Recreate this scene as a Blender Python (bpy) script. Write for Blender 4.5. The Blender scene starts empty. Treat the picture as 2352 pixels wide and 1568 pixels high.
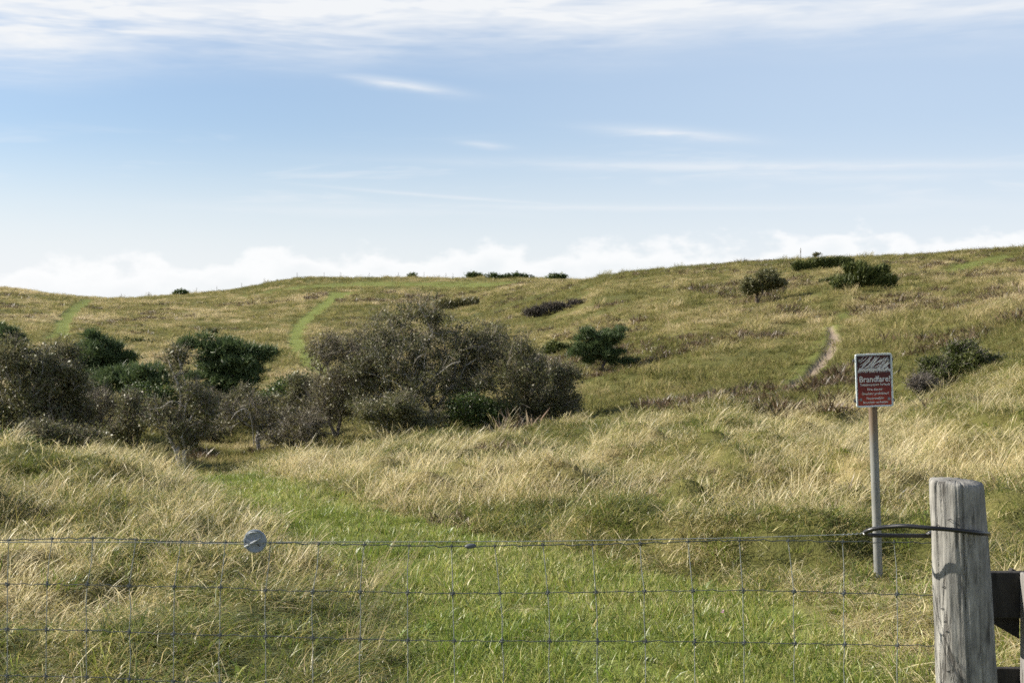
import bpy, math, random
import numpy as np
from mathutils import Vector, Matrix

S = bpy.context.scene
COL = S.collection
R = math.radians
rng = np.random.default_rng(7)

# ------------------------------------------------------------------ camera
EYE = 1.6
FPX = 3267.0                      # focal length in working pixels (frame 2352 x 1568, centre 1176, 784)
cam = bpy.data.cameras.new('camera')
cam.lens = 50; cam.sensor_width = 36
cam.clip_start = 0.05; cam.clip_end = 20000
cam.dof.use_dof = True; cam.dof.focus_distance = 5.9; cam.dof.aperture_fstop = 9.0
camo = bpy.data.objects.new('camera', cam); COL.objects.link(camo)
camo.location = (0, 0, EYE); camo.rotation_euler = (R(90), 0, 0)
S.camera = camo

# ------------------------------------------------------------------ sun, sky, exposure
SUN_EL, SUN_AZ = 31.0, -77.0       # azimuth measured from the view direction (+Y), negative = left
W = bpy.data.worlds.new('World'); S.world = W; W.use_nodes = True
W.cycles.sampling_method = 'MANUAL'; W.cycles.sample_map_resolution = 512
S.view_settings.view_transform = 'Standard'; S.view_settings.look = 'None'
S.view_settings.exposure = 0.9; S.view_settings.gamma = 1.0
S.view_settings.use_curve_mapping = False
S.cycles.use_denoising = False
S.cycles.max_bounces = 4; S.cycles.diffuse_bounces = 2; S.cycles.transmission_bounces = 3
S.cycles.use_adaptive_sampling = True; S.cycles.adaptive_threshold = 0.03
S.cycles.transparent_max_bounces = 4
S.cycles.sample_clamp_indirect = 4.0
sun = bpy.data.lights.new('sun', 'SUN'); sun.energy = 5.0; sun.angle = R(0.53); sun.color = (1.0, 0.93, 0.80)
suno = bpy.data.objects.new('sun', sun); COL.objects.link(suno)
sd = Vector((math.sin(R(SUN_AZ))*math.cos(R(SUN_EL)), math.cos(R(SUN_AZ))*math.cos(R(SUN_EL)), math.sin(R(SUN_EL))))
suno.rotation_euler = sd.to_track_quat('Z', 'Y').to_euler(); suno.location = (-20, 5, 25)


class NT:
    """small node-tree helper"""
    def __init__(s, tree): s.t = tree; tree.nodes.clear()
    def n(s, typ, **kw):
        nd = s.t.nodes.new(typ)
        for k, v in kw.items(): setattr(nd, k, v)
        return nd
    def put(s, sock, v):
        if v is None: return
        if hasattr(v, 'is_linked'): s.t.links.new(v, sock)
        else: sock.default_value = v
    def m(s, op, a, b=None, c=None, clamp=False):
        nd = s.n('ShaderNodeMath', operation=op, use_clamp=clamp)
        for i, v in enumerate((a, b, c)): s.put(nd.inputs[i], v)
        return nd.outputs[0]
    def ss(s, v, a, b, lo=0.0, hi=1.0):
        nd = s.n('ShaderNodeMapRange', interpolation_type='SMOOTHSTEP')
        s.put(nd.inputs[0], v); s.put(nd.inputs[1], a); s.put(nd.inputs[2], b); s.put(nd.inputs[3], lo); s.put(nd.inputs[4], hi)
        return nd.outputs[0]
    def noise(s, vec, scale=1.0, detail=4.0, rough=0.5, dist=0.0):
        nd = s.n('ShaderNodeTexNoise')
        s.put(nd.inputs['Vector'], vec); nd.inputs['Scale'].default_value = scale
        nd.inputs['Detail'].default_value = detail; nd.inputs['Roughness'].default_value = rough
        nd.inputs['Distortion'].default_value = dist
        return nd.outputs[0]
    def vmul(s, vec, xyz):
        nd = s.n('ShaderNodeVectorMath', operation='MULTIPLY'); s.put(nd.inputs[0], vec); nd.inputs[1].default_value = xyz
        return nd.outputs[0]
    def vadd(s, vec, xyz):
        nd = s.n('ShaderNodeVectorMath', operation='ADD'); s.put(nd.inputs[0], vec); s.put(nd.inputs[1], xyz)
        return nd.outputs[0]
    def mix(s, f, a, b, blend='MIX'):
        nd = s.n('ShaderNodeMix', data_type='RGBA', blend_type=blend)
        s.put(nd.inputs[0], f); s.put(nd.inputs[6], a); s.put(nd.inputs[7], b)
        return nd.outputs[2]
    def ramp(s, f, stops, interp='LINEAR'):
        nd = s.n('ShaderNodeValToRGB'); cr = nd.color_ramp; cr.interpolation = interp
        while len(cr.elements) < len(stops): cr.elements.new(0.5)
        for e, (p, c) in zip(cr.elements, stops): e.position = p; e.color = tuple(c) + (1,) if len(c) == 3 else c
        s.put(nd.inputs[0], f); return nd.outputs[0]


def build_world():
    t = NT(W.node_tree)
    sky = t.n('ShaderNodeTexSky', sky_type='NISHITA', sun_disc=False)
    sky.sun_elevation = R(SUN_EL); sky.sun_rotation = R(SUN_AZ)
    sky.altitude = 20; sky.air_density = 1.0; sky.dust_density = 0.5; sky.ozone_density = 2.0
    tc = t.n('ShaderNodeTexCoord'); d = tc.outputs['Generated']
    sp = t.n('ShaderNodeSeparateXYZ'); t.put(sp.inputs[0], d)
    el = t.m('MULTIPLY', t.m('ARCSINE', sp.outputs[2]), 57.29578)
    az = t.m('MULTIPLY', t.m('ARCTAN2', sp.outputs[0], sp.outputs[1]), 57.29578)
    # high cirrus sheet, thinned overhead, its lower edge wavering about 11.5 degrees up
    lowf = t.noise(t.vmul(t.vadd(d, (3.1, 0.7, 0.2)), (4.5, 4.5, 2.0)), 1.0, 2.0)
    streak = t.noise(t.vmul(t.vadd(d, (0.3, 1.7, 0.05)), (6.0, 6.0, 46.0)), 1.0, 4.0, 0.6, 0.4)
    fine = t.noise(t.vmul(t.vadd(d, (1.3, 0.2, 0.9)), (16.0, 9.0, 130.0)), 1.0, 3.0, 0.62, 0.5)
    edge = t.m('ADD', t.m('ADD', 10.6, t.m('MULTIPLY', t.m('SINE', t.m('MULTIPLY', az, 0.045)), 0.9)), t.m('MULTIPLY', t.m('SUBTRACT', lowf, 0.5), 4.0))
    sheet = t.ss(t.m('SUBTRACT', el, edge), -0.9, 2.8)
    tex = t.m('ADD', t.m('MULTIPLY', t.ss(streak, 0.32, 0.66), 0.75), t.m('MULTIPLY', t.ss(fine, 0.35, 0.7), 0.4))
    m1 = t.m('MULTIPLY', sheet, t.m('ADD', 0.24, tex), clamp=True)
    m1 = t.m('MULTIPLY', m1, t.m('SUBTRACT', 1.0, t.m('MULTIPLY', t.ss(el, 15.0, 30.0), t.ss(lowf, 0.62, 0.38, 0.55, 1.0))))  # unseen upper sheet broken up, shaped to cut the ambient light
    # thin veil streaks lower down
    thin = t.m('MULTIPLY', t.ss(streak, 0.5, 0.72),
               t.m('MULTIPLY', t.ss(el, 4.5, 6.2), t.ss(el, 8.6, 7.0)))
    thin = t.m('MULTIPLY', thin, 0.5)
    # single wisps: (azimuth, elevation, half length, half thickness, slope, strength)
    wisps = [(-4.6, 10.22, 2.1, 0.20, -0.13, 0.62), (6.4, 8.25, 2.6, 0.20, -0.085, 0.62), (-1.2, 7.86, 0.9, 0.12, -0.08, 0.5),
             (10.0, 6.92, 10.5, 0.20, -0.022, 0.5), (-1.5, 5.72, 5.5, 0.07, -0.075, 0.38), (4.0, 5.35, 9.0, 0.13, -0.012, 0.35),
             (-6.5, 5.2, 7.0, 0.25, -0.01, 0.25), (13.5, 6.4, 5.0, 0.18, -0.02, 0.3)]
    tot = t.m('MAXIMUM', m1, thin)
    wob = t.m('MULTIPLY', t.m('SUBTRACT', fine, 0.5), 0.9)
    for a0, e0, hl, ht, sl, k in wisps:
        da = t.m('SUBTRACT', az, a0)
        de = t.m('SUBTRACT', t.m('ADD', t.m('SUBTRACT', el, e0), t.m('MULTIPLY', wob, ht*1.3)), t.m('MULTIPLY', da, sl))
        q = t.m('ADD', t.m('POWER', t.m('ABSOLUTE', t.m('DIVIDE', da, hl)), 2.0), t.m('POWER', t.m('ABSOLUTE', t.m('DIVIDE', de, ht)), 1.6))
        g = t.m('MULTIPLY', t.m('EXPONENT', t.m('MULTIPLY', q, -1.0)), t.m('MULTIPLY', t.ss(fine, 0.25, 0.62, 0.45, 1.2), k))
        tot = t.m('MAXIMUM', tot, g)
    # white haze towards the horizon
    haze = t.m('ADD', t.m('MULTIPLY', t.ss(el, 40.0, 10.0), 0.14), t.m('MULTIPLY', t.ss(el, 9.0, 2.0), 0.66))
    sunside = t.m('MULTIPLY', t.ss(az, 8.0, -26.0), t.ss(el, 8.0, 2.0))
    veil = t.m('MULTIPLY', t.m('MULTIPLY', t.ss(az, -14.0, 16.0), t.ss(az, 120.0, 40.0)), t.ss(el, 45.0, 12.0, 0.0, 0.22))
    haze = t.m('ADD', haze, t.m('MULTIPLY', sunside, 0.16), clamp=True)
    tot = t.m('SUBTRACT', 1.0, t.m('MULTIPLY', t.m('SUBTRACT', 1.0, tot), t.m('SUBTRACT', 1.0, haze)))
    skyc = t.mix(1.0, sky.outputs[0], (0.095, 0.095, 0.095, 1), 'MULTIPLY')
    skyc = t.mix(1.0, skyc, (1.04, 1.13, 1.26, 1), 'MULTIPLY')
    skyc = t.mix(t.m('MULTIPLY', veil, 1.7), skyc, (0.70, 0.83, 1.0, 1))
    c = t.mix(tot, skyc, (0.80, 0.82, 0.845, 1))
    # low cumulus line along the horizon
    puff = t.noise(t.vmul(d, (24.0, 24.0, 44.0)), 1.0, 4.0, 0.55)
    big = lowf
    topz = t.m('ADD', t.m('ADD', 3.5, t.m('MULTIPLY', t.m('SINE', t.m('MULTIPLY', az, 0.085)), 0.45)), t.m('ADD', t.m('MULTIPLY', t.m('SUBTRACT', puff, 0.5), 3.4), t.m('MULTIPLY', t.m('SUBTRACT', big, 0.5), 2.2)))
    cum = t.m('MULTIPLY', t.ss(t.m('SUBTRACT', topz, el), -0.18, 0.45), t.ss(el, 0.8, 2.6))
    cum = t.m('MULTIPLY', cum, t.ss(t.m('SUBTRACT', topz, el), 1.5, 0.05, 0.2, 0.85))
    c = t.mix(cum, c, (0.915, 0.915, 0.915, 1))
    bg = t.n('ShaderNodeBackground'); t.put(bg.inputs[0], c); bg.inputs[1].default_value = 0.60
    out = t.n('ShaderNodeOutputWorld'); t.put(out.inputs[0], bg.outputs[0])
build_world()

# ------------------------------------------------------------------ numeric helpers
def hash2(ix, iy, seed):
    h = (ix.astype(np.int64)*374761393 + iy.astype(np.int64)*668265263 + seed*1442695041) & 0xffffffff
    h = ((h ^ (h >> 13))*1274126177) & 0xffffffff
    return ((h ^ (h >> 16)) & 0xffff)/65535.0

def vnoise(x, y, seed=0):
    x = np.asarray(x, float); y = np.asarray(y, float)
    ix = np.floor(x); iy = np.floor(y); fx = x-ix; fy = y-iy
    fx = fx*fx*(3-2*fx); fy = fy*fy*(3-2*fy)
    a = hash2(ix, iy, seed); b = hash2(ix+1, iy, seed); c = hash2(ix, iy+1, seed); d = hash2(ix+1, iy+1, seed)
    return (a*(1-fx)+b*fx)*(1-fy) + (c*(1-fx)+d*fx)*fy

def fbm(x, y, seed=0, octv=4):
    s = 0; a = 0.5; t = 0
    for k in range(octv):
        s = s + a*vnoise(x*2**k, y*2**k, seed+k*17); t += a; a *= 0.5
    return s/t

def sstep(x, a, b):
    t = np.clip((np.asarray(x, float)-a)/(b-a), 0, 1); return t*t*(3-2*t)

def pchip(x, y, xq):
    x = np.asarray(x, float); y = np.asarray(y, float); h = np.diff(x); dl = np.diff(y)/h
    d = np.zeros_like(y)
    for i in range(1, len(x)-1):
        if dl[i-1]*dl[i] > 0:
            w1 = 2*h[i]+h[i-1]; w2 = h[i]+2*h[i-1]; d[i] = (w1+w2)/(w1/dl[i-1]+w2/dl[i])
    d[0] = dl[0]; d[-1] = dl[-1]
    xq = np.clip(xq, x[0], x[-1]); i = np.clip(np.searchsorted(x, xq)-1, 0, len(x)-2)
    t = (xq-x[i])/h[i]
    return ((1+2*t)*(1-t)**2)*y[i] + t*(1-t)**2*h[i]*d[i] + t*t*(3-2*t)*y[i+1] + t*t*(t-1)*h[i]*d[i+1]

# ------------------------------------------------------------------ terrain heights
YK = [0, 3, 6, 9, 12, 15, 18, 21, 25, 30, 36, 44, 55, 70, 90, 115, 145, 180, 220, 260, 300, 350, 500, 900, 3000]
def P(py, Y): return EYE + (784-py)/FPX*Y
TAIL = [-4, -30]
def far(ps): return [P(p, Y) for p, Y in zip(ps, (90, 115, 145, 180, 220, 260, 300))]
TC = {
 -400: [0, 0, 0, 0, .03, .08, -.1, -.45, -.9, -1.3, -1.5, -1.4, -.9, -.1] + far((785, 762, 735, 703, 670, 650, 655)) + [13, 9],
 0:    [0, 0, 0, 0, .03, .09, -.05, -.45, -.9, -1.3, -1.5, -1.4, -.9, -.2] + far((795, 768, 742, 712, 680, 662, 668)) + [11.5, 9],
 250:  [0, 0, 0, 0, .02, .06, -.05, -.45, -.9, -1.35, -1.55, -1.45, -1.0, -.3] + far((802, 775, 750, 725, 703, 691, 686)) + [11, 9],
 490:  [0, 0, 0, 0, 0, -.03, -.1, -.5, -1.0, -1.4, -1.6, -1.5, -1.1, -.3] + far((805, 780, 755, 728, 702, 685, 673)) + [12, 9],
 720:  [0, 0, 0, 0, .01, .03, 0, -.2, -.7, -1.1, -1.3, -1.25, -.9, -.1] + far((800, 775, 745, 712, 680, 655, 640)) + [14.5, 10],
 1000: [0, 0, 0, 0, .02, .03, .03, -.05, -.4, -.9, -1.1, -1.1, -.7, .1] + far((792, 765, 738, 705, 675, 652, 641)) + [14.5, 10],
 1250: [0, 0, 0, 0, .02, .04, .04, .02, -.15, -.5, -.8, -.8, -.4, P(830, 70)] + far((765, 715, 682, 660, 650, 646, 643)) + [14.5, 10],
 1400: [0, 0, 0, 0, .03, .06, .08, .06, -.06, -.25, -.42, -.42, .0, P(800, 70)] + far((720, 662, 634, 642, 650, 650, 650)) + [14, 10],
 1600: [0, 0, 0, 0, .04, .08, .12, .14, .11, .05, .02, .30, P(825, 55), P(755, 70)] + far((690, 640, 614, 625, 640, 645, 650)) + [13, 9],
 1900: [0, 0, 0, .02, .06, .10, .15, .19, .22, .28, .48, P(835, 44), P(775, 55), P(715, 70)] + far((660, 615, 596, 608, 622, 640, 650)) + [13, 9],
 2150: [0, 0, 0, .04, .10, .18, .28, .38, .5, .70, 1.03, P(790, 44), P(735, 55), P(680, 70)] + far((630, 598, 587, 600, 615, 635, 645)) + [13, 9],
 2352: [0, 0, .02, .08, .18, .33, .52, .72, .98, 1.3, 1.75, P(735, 44), P(690, 55), P(645, 70)] + far((605, 585, 576, 590, 605, 625, 640)) + [13, 9],
 2800: [0, 0, .03, .12, .3, .5, .75, 1.0, 1.35, 1.8, 2.35, P(695, 44), P(650, 55), P(610, 70)] + far((580, 568, 562, 575, 590, 620, 640)) + [13, 9],
}
_NU, _NY = 320, 520
_ug = np.linspace(-400, 2800, _NU); _lg = np.linspace(math.log(1.0), math.log(3001.0), _NY)
_cx = sorted(TC)
_A = np.array([pchip(np.log(np.array(YK, float)+1), TC[c]+TAIL, _lg) for c in _cx])
_T = np.array([pchip(_cx, _A[:, j], _ug) for j in range(_NY)]).T

def base_z(X, Y):
    X = np.asarray(X, float); Y = np.asarray(Y, float)
    th = np.arctan2(X, Y); Rr = np.hypot(X, Y)
    u = np.clip(1176+FPX*np.tan(np.clip(th, -1.2, 1.2)), -400, 2800)
    Ye = Rr*np.cos(np.arctan((u-1176)/FPX))
    fi = (u+400)/3200*(_NU-1); fj = np.log(np.clip(Ye, 0, 2999)+1)/_lg[-1]*(_NY-1)
    i = np.clip(fi.astype(int), 0, _NU-2); j = np.clip(fj.astype(int), 0, _NY-2); a = fi-i; b = fj-j
    z = (_T[i, j]*(1-a)+_T[i+1, j]*a)*(1-b) + (_T[i, j+1]*(1-a)+_T[i+1, j+1]*a)*b
    back = sstep(np.abs(th), 0.9, 1.9)                       # level ground behind the viewer
    return z*(1-back)

def ppath(pts): return [np.array(p, float) for p in pts]
def pdist(X, Y, pts):
    """distance to a polyline of (X, Y, halfwidth), minus the local half width"""
    best = np.full(np.shape(X), 1e9)
    for a, b in zip(pts[:-1], pts[1:]):
        dx, dy = b[0]-a[0], b[1]-a[1]; L = dx*dx+dy*dy+1e-9
        t = np.clip(((X-a[0])*dx+(Y-a[1])*dy)/L, 0, 1)
        d = np.hypot(X-a[0]-t*dx, Y-a[1]-t*dy) - (a[2]+t*(b[2]-a[2]))
        best = np.minimum(best, d)
    return best
def px(x, Y): return (x-1176)/FPX*Y
def hit(x, y, ymin=26.0, zoff=0.0):
    """distance along +Y at which the ground is seen at working pixel (x, y)"""
    Y = np.exp(np.linspace(math.log(ymin), math.log(420), 3000))
    z = base_z(px(x, Y), Y)+zoff
    yy = 784-(z-EYE)/Y*FPX
    k = np.nonzero(yy <= y)[0]
    return float(Y[k[0]]) if len(k) else 300.0
def hp(x, y, hw, ymin=36.0):
    Y = hit(x, y, ymin); return (px(x, Y), Y, hw)

NEAR_PATH = ppath([(px(1640, 5), 3.0, 1.1), (px(1560, 6.7), 6.7, 1.15), (px(1450, 7.9), 7.9, 1.25), (px(1230, 9.6), 9.6, 1.1), (px(990, 11), 11, .82),
                   (px(800, 12.4), 12.4, .68), (px(670, 14), 14, .62), (px(570, 16.2), 16.2, .56), (px(500, 18), 18, .5), (px(440, 21), 21, .4), (px(300, 30), 30, .5)])
HILL_A = ppath([hp(207, 688, 1.3, 60), hp(188, 697, 1.3, 60), hp(160, 720, 1.0, 60), hp(143, 745, .85, 60), hp(138, 768, .9, 60), hp(90, 780, .5, 60)])
HILL_B = ppath([hp(790, 672, 2.6, 60), hp(760, 690, 1.1, 60), hp(722, 715, .9, 60), hp(690, 745, .78, 60), hp(675, 772, .72, 60), hp(686, 803, .62, 60), hp(712, 832, .58, 60), hp(770, 862, .6, 55)])
TOP_GREEN = ppath([hp(640, 668, 3, 60), hp(850, 653, 9, 60), hp(1050, 652, 8, 60), hp(1220, 650, 5, 60)])
DIRT = ppath([hp(1907, 735, .10), hp(1916, 765, .19), hp(1903, 800, .19), hp(1872, 832, .18), hp(1838, 860, .17), hp(1795, 885, .14), hp(1745, 905, .05)])
GREEN_A = ppath([hp(2318, 584, .8), hp(2240, 603, 1.3), hp(2185, 620, .5)])
GREEN_B = ppath([hp(2125, 650, .5), hp(2085, 656, 1.0), hp(2045, 662, .5)])
DIRT_GREEN = ppath([hp(1950, 705, .2), hp(1910, 733, .35), hp(1890, 790, .42), hp(1840, 862, .35), hp(1780, 895, .35), hp(1690, 918, .35)])

def mown(X, Y):
    wob = (fbm(X*1.7, Y*1.7, 31, 3)-.5)*.4
    m = sstep(-(pdist(X, Y, NEAR_PATH)+wob), -.14, .12)
    w2 = (fbm(X*.5, Y*.5, 37, 3)-.5)*1.1
    for p in (HILL_A, HILL_B): m = np.maximum(m, sstep(-(pdist(X, Y, p)+w2*.7), -.25, .25))
    m = np.maximum(m, .85*sstep(-(pdist(X, Y, TOP_GREEN)+w2*5), -7, 4))
    for p, k in ((DIRT_GREEN, .5), (GREEN_A, .8), (GREEN_B, .8)): m = np.maximum(m, k*sstep(-(pdist(X, Y, p)+w2*.3), -.35, .2))
    return m
def dirt(X, Y):
    w = (fbm(X*2.5, Y*.8, 41, 3)-.5)*.25
    return sstep(-(pdist(X, Y, DIRT)+w), -.10, .06)

def semi(X, Y):
    """grazed strip to the right of the mown track, near the fence"""
    x = 1176+X/Y*FPX
    return sstep(x, 1300, 1600)*(1-sstep(Y, 7.8, 9.6))

def ground_z(X, Y):
    z = base_z(X, Y)
    Rr = np.hypot(X, Y)
    near = sstep(Rr, 3, 6)*(1-sstep(Rr, 26, 40))*(1-.5*(1-sstep(Y, 7.5, 9.5))); farw = sstep(Rr, 26, 45)*(1-sstep(Rr, 320, 420))
    bump = (fbm(X*.8, Y*.8, 3, 3)-.5)*.30*near + (fbm(X*2.3, Y*2.3, 5, 2)-.5)*.06*near
    bump = bump + (fbm(X*.16, Y*.16, 9, 3)-.5)*.55*farw + (fbm(X*.55, Y*.45, 11, 2)-.5)*.34*farw
    bump = bump + (fbm((X-.22*Y)*.11+2, (Y+.2*X)*.022, 121, 2)-.5)*1.5*farw*sstep(X/np.maximum(Y, 1), .02, .10)*(1-sstep(Y, 95, 120))
    mm = mown(X, Y)
    bump = bump + (sstep(vnoise(X*1.35+.3*Y, Y*.95, 15), .50, .95)*.27 + sstep(vnoise(X*2.6, Y*2.1, 19), .55, .95)*.12)*near*sstep(pdist(X, Y, NEAR_PATH), .3, .9)*(1-.7*semi(X, np.maximum(Y, .1)))*(1-.45*sstep(-Y, -9.5, -7.5))
    bump = bump*(1-np.exp(-((X-px(2018, 9.4))**2+(Y-9.3)**2)/.35))
    return z + bump*(1-.75*mm) - .04*mm*near - .1*mm*farw - .12*dirt(X, Y)

# ------------------------------------------------------------------ mesh helpers
def mesh_np(name, V, F, attrs=None, smooth=False, col=None):
    """V n x 3, F list of index arrays (each m x k)"""
    me = bpy.data.meshes.new(name)
    V = np.ascontiguousarray(V, dtype=np.float32)
    if not isinstance(F, (list, tuple)): F = [F]
    F = [np.asarray(f, dtype=np.int32) for f in F if len(f)]
    me.vertices.add(len(V)); me.vertices.foreach_set('co', V.ravel())
    nl = sum(f.size for f in F); nf = sum(len(f) for f in F)
    me.loops.add(nl); me.loops.foreach_set('vertex_index', np.concatenate([f.ravel() for f in F]))
    me.polygons.add(nf)
    tot = np.concatenate([np.full(len(f), f.shape[1], np.int32) for f in F])
    st = np.concatenate([[0], np.cumsum(tot)[:-1]]).astype(np.int32)
    me.polygons.foreach_set('loop_start', st)
    if smooth: me.polygons.foreach_set('use_smooth', np.ones(nf, dtype=bool))
    for k, (typ, arr) in (attrs or {}).items():
        a = me.attributes.new(k, typ, 'POINT'); arr = np.ascontiguousarray(arr, dtype=np.int32 if typ == 'INT' else np.float32)
        a.data.foreach_set('color' if typ == 'FLOAT_COLOR' else 'vector' if typ == 'FLOAT_VECTOR' else 'value', arr.ravel())
    me.update(calc_edges=True)
    return me

def link(name, me, mat=None, parent=None, loc=None):
    o = bpy.data.objects.new(name, me); COL.objects.link(o)
    if mat and me is not None and not me.materials: me.materials.append(mat)
    if parent: o.parent = parent
    if loc is not None: o.location = loc
    return o
def tag(o, label=None, cat=None, group=None, kind=None):
    for k, v in (('label', label), ('category', cat), ('group', group), ('kind', kind)):
        if v: o[k] = v
    return o
def empty(name, loc, label, cat, group=None):
    o = bpy.data.objects.new(name, None); COL.objects.link(o); o.location = loc; o.empty_display_size = .1
    return tag(o, label, cat, group)

class MB:
    def __init__(s): s.v = []; s.f = []; s.n = 0
    def add(s, V, F):
        V = np.asarray(V, float); s.v.append(V)
        for f in F: s.f.append([i+s.n for i in f])
        s.n += len(V)
    def tube(s, pts, rad, n=8, cap=True):
        pts = np.asarray(pts, float); m = len(pts); rad = np.broadcast_to(np.asarray(rad, float), (m,))
        T = np.gradient(pts, axis=0); T /= np.linalg.norm(T, axis=1)[:, None]+1e-12
        up = np.array([0, 0, 1.]) if abs(T[0, 2]) < .9 else np.array([1., 0, 0])
        V = []
        for i in range(m):
            a = up - T[i]*np.dot(up, T[i]); a /= np.linalg.norm(a)+1e-12; b = np.cross(T[i], a); up = a
            ang = np.arange(n)/n*2*np.pi
            V.append(pts[i]+rad[i]*(np.cos(ang)[:, None]*a+np.sin(ang)[:, None]*b))
        V = np.concatenate(V); F = []
        for i in range(m-1):
            for k in range(n):
                F.append([i*n+k, i*n+(k+1) % n, (i+1)*n+(k+1) % n, (i+1)*n+k])
        if cap: F.append(list(range(n))[::-1]); F.append([(m-1)*n+k for k in range(n)])
        s.add(V, F)
    def box(s, c, d, bev=0.0, rot=None):
        x, y, z = [q/2 for q in d]
        if bev <= 0:
            V = np.array([[i*x, j*y, k*z] for i in (-1, 1) for j in (-1, 1) for k in (-1, 1)], float)
            F = [[0, 1, 3, 2], [4, 6, 7, 5], [0, 4, 5, 1], [2, 3, 7, 6], [0, 2, 6, 4], [1, 5, 7, 3]]
        else:
            import bmesh
            bm = bmesh.new(); bmesh.ops.create_cube(bm, size=1)
            for v in bm.verts: v.co = Vector((v.co.x*d[0], v.co.y*d[1], v.co.z*d[2]))
            bmesh.ops.bevel(bm, geom=bm.edges[:], offset=bev, segments=2, affect='EDGES', profile=.5)
            bm.verts.index_update(); V = np.array([v.co[:] for v in bm.verts]); F = [[v.index for v in f.verts] for f in bm.faces]; bm.free()
        if rot is not None: V = V @ np.array(Matrix(rot)).T[:3, :3]
        s.add(V+np.asarray(c, float), F)
    def lathe(s, prof, n=24, M=None):
        V = []; F = []
        for r, z in prof:
            for k in range(n):
                a = 2*np.pi*k/n; V.append([r*np.cos(a), r*np.sin(a), z])
        for i in range(len(prof)-1):
            for k in range(n): F.append([i*n+k, i*n+(k+1) % n, (i+1)*n+(k+1) % n, (i+1)*n+k])
        F.append(list(range(n))[::-1]); F.append([(len(prof)-1)*n+k for k in range(n)])
        V = np.array(V)
        if M is not None: V = V @ np.array(M.to_3x3()).T + np.array(M.translation)
        s.add(V, F)
    def mesh(s, name, smooth=False):
        me = bpy.data.meshes.new(name); me.from_pydata(np.concatenate(s.v).tolist(), [], s.f); me.update()
        if smooth:
            me.polygons.foreach_set('use_smooth', np.ones(len(me.polygons), dtype=bool))
            me.set_sharp_from_angle(angle=R(42))
        return me
    def build(s, name, mat, parent=None, loc=None, smooth=False): return link(name, s.mesh(name, smooth), mat, parent, loc)

# ------------------------------------------------------------------ materials
def mat_new(name):
    m = bpy.data.materials.new(name); m.use_nodes = True; t = NT(m.node_tree)
    out = t.n('ShaderNodeOutputMaterial'); return m, t, out
def principled(t, col, rough=.6, spec=.3, metal=0.0, normal=None):
    p = t.n('ShaderNodeBsdfPrincipled'); t.put(p.inputs['Base Color'], col); t.put(p.inputs['Roughness'], rough)
    p.inputs['Specular IOR Level'].default_value = spec; p.inputs['Metallic'].default_value = metal
    if normal is not None: t.put(p.inputs['Normal'], normal)
    return p.outputs[0]
def bump(t, h, strength=.4, dist=.01):
    b = t.n('ShaderNodeBump'); b.inputs['Strength'].default_value = strength; b.inputs['Distance'].default_value = dist
    t.put(b.inputs['Height'], h); return b.outputs[0]

def blade_mat(name, stops, trans=.42, rough=.42, spec=.45, var=1.15, tvar=.56):
    m, t, out = mat_new(name)
    bl = t.n('ShaderNodeAttribute', attribute_name='bl'); dry = t.n('ShaderNodeAttribute', attribute_type='INSTANCER', attribute_name='dry')
    tone = t.n('ShaderNodeAttribute', attribute_type='INSTANCER', attribute_name='tone')
    s = t.n('ShaderNodeSeparateColor'); t.put(s.inputs[0], bl.outputs['Color'])
    f = t.m('ADD', dry.outputs['Fac'], t.m('MULTIPLY', t.m('SUBTRACT', s.outputs[0], .5), var), clamp=True)
    c = t.ramp(f, stops)
    c = t.mix(t.m('MULTIPLY', t.m('ABSOLUTE', t.m('SUBTRACT', s.outputs[1], .5)), .5), c, (.20, .12, .06, 1))
    hs = t.n('ShaderNodeHueSaturation'); t.put(hs.inputs['Color'], c)
    t.put(hs.inputs['Value'], t.m('ADD', 1.0-tvar/2, t.m('MULTIPLY', tone.outputs['Fac'], tvar)))
    t.put(hs.inputs['Hue'], t.m('ADD', .485, t.m('MULTIPLY', s.outputs[1], .03)))
    c = hs.outputs[0]
    p = principled(t, c, rough, spec)
    tr = t.n('ShaderNodeBsdfTranslucent'); t.put(tr.inputs[0], c)
    mx = t.n('ShaderNodeMixShader'); mx.inputs[0].default_value = trans
    t.put(mx.inputs[1], p); t.put(mx.inputs[2], tr.outputs[0]); t.put(out.inputs[0], mx.outputs[0])
    return m
GRASS_STOPS = [(0, (.105, .15, .024)), (.28, (.195, .22, .045)), (.55, (.34, .305, .10)), (.8, (.56, .475, .22)), (1, (.76, .665, .39))]
M_GRASS = blade_mat('meadow grass', GRASS_STOPS)
M_HILL = blade_mat('hill grass', [(0, (.115, .135, .034)), (.3, (.22, .22, .068)), (.6, (.39, .34, .15)), (.85, (.55, .465, .26)), (1, (.68, .58, .37))], trans=.45, rough=.6, spec=.2, var=.55, tvar=.3)
M_LAWN = blade_mat('mown grass', [(0, (.115, .185, .024)), (.4, (.22, .28, .048)), (.8, (.34, .345, .095)), (1, (.56, .51, .25))])
M_HEATH = blade_mat('heather', [(0, (.045, .042, .017)), (.4, (.11, .078, .042)), (.75, (.18, .12, .075)), (1, (.27, .20, .13))], trans=.15)

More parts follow.
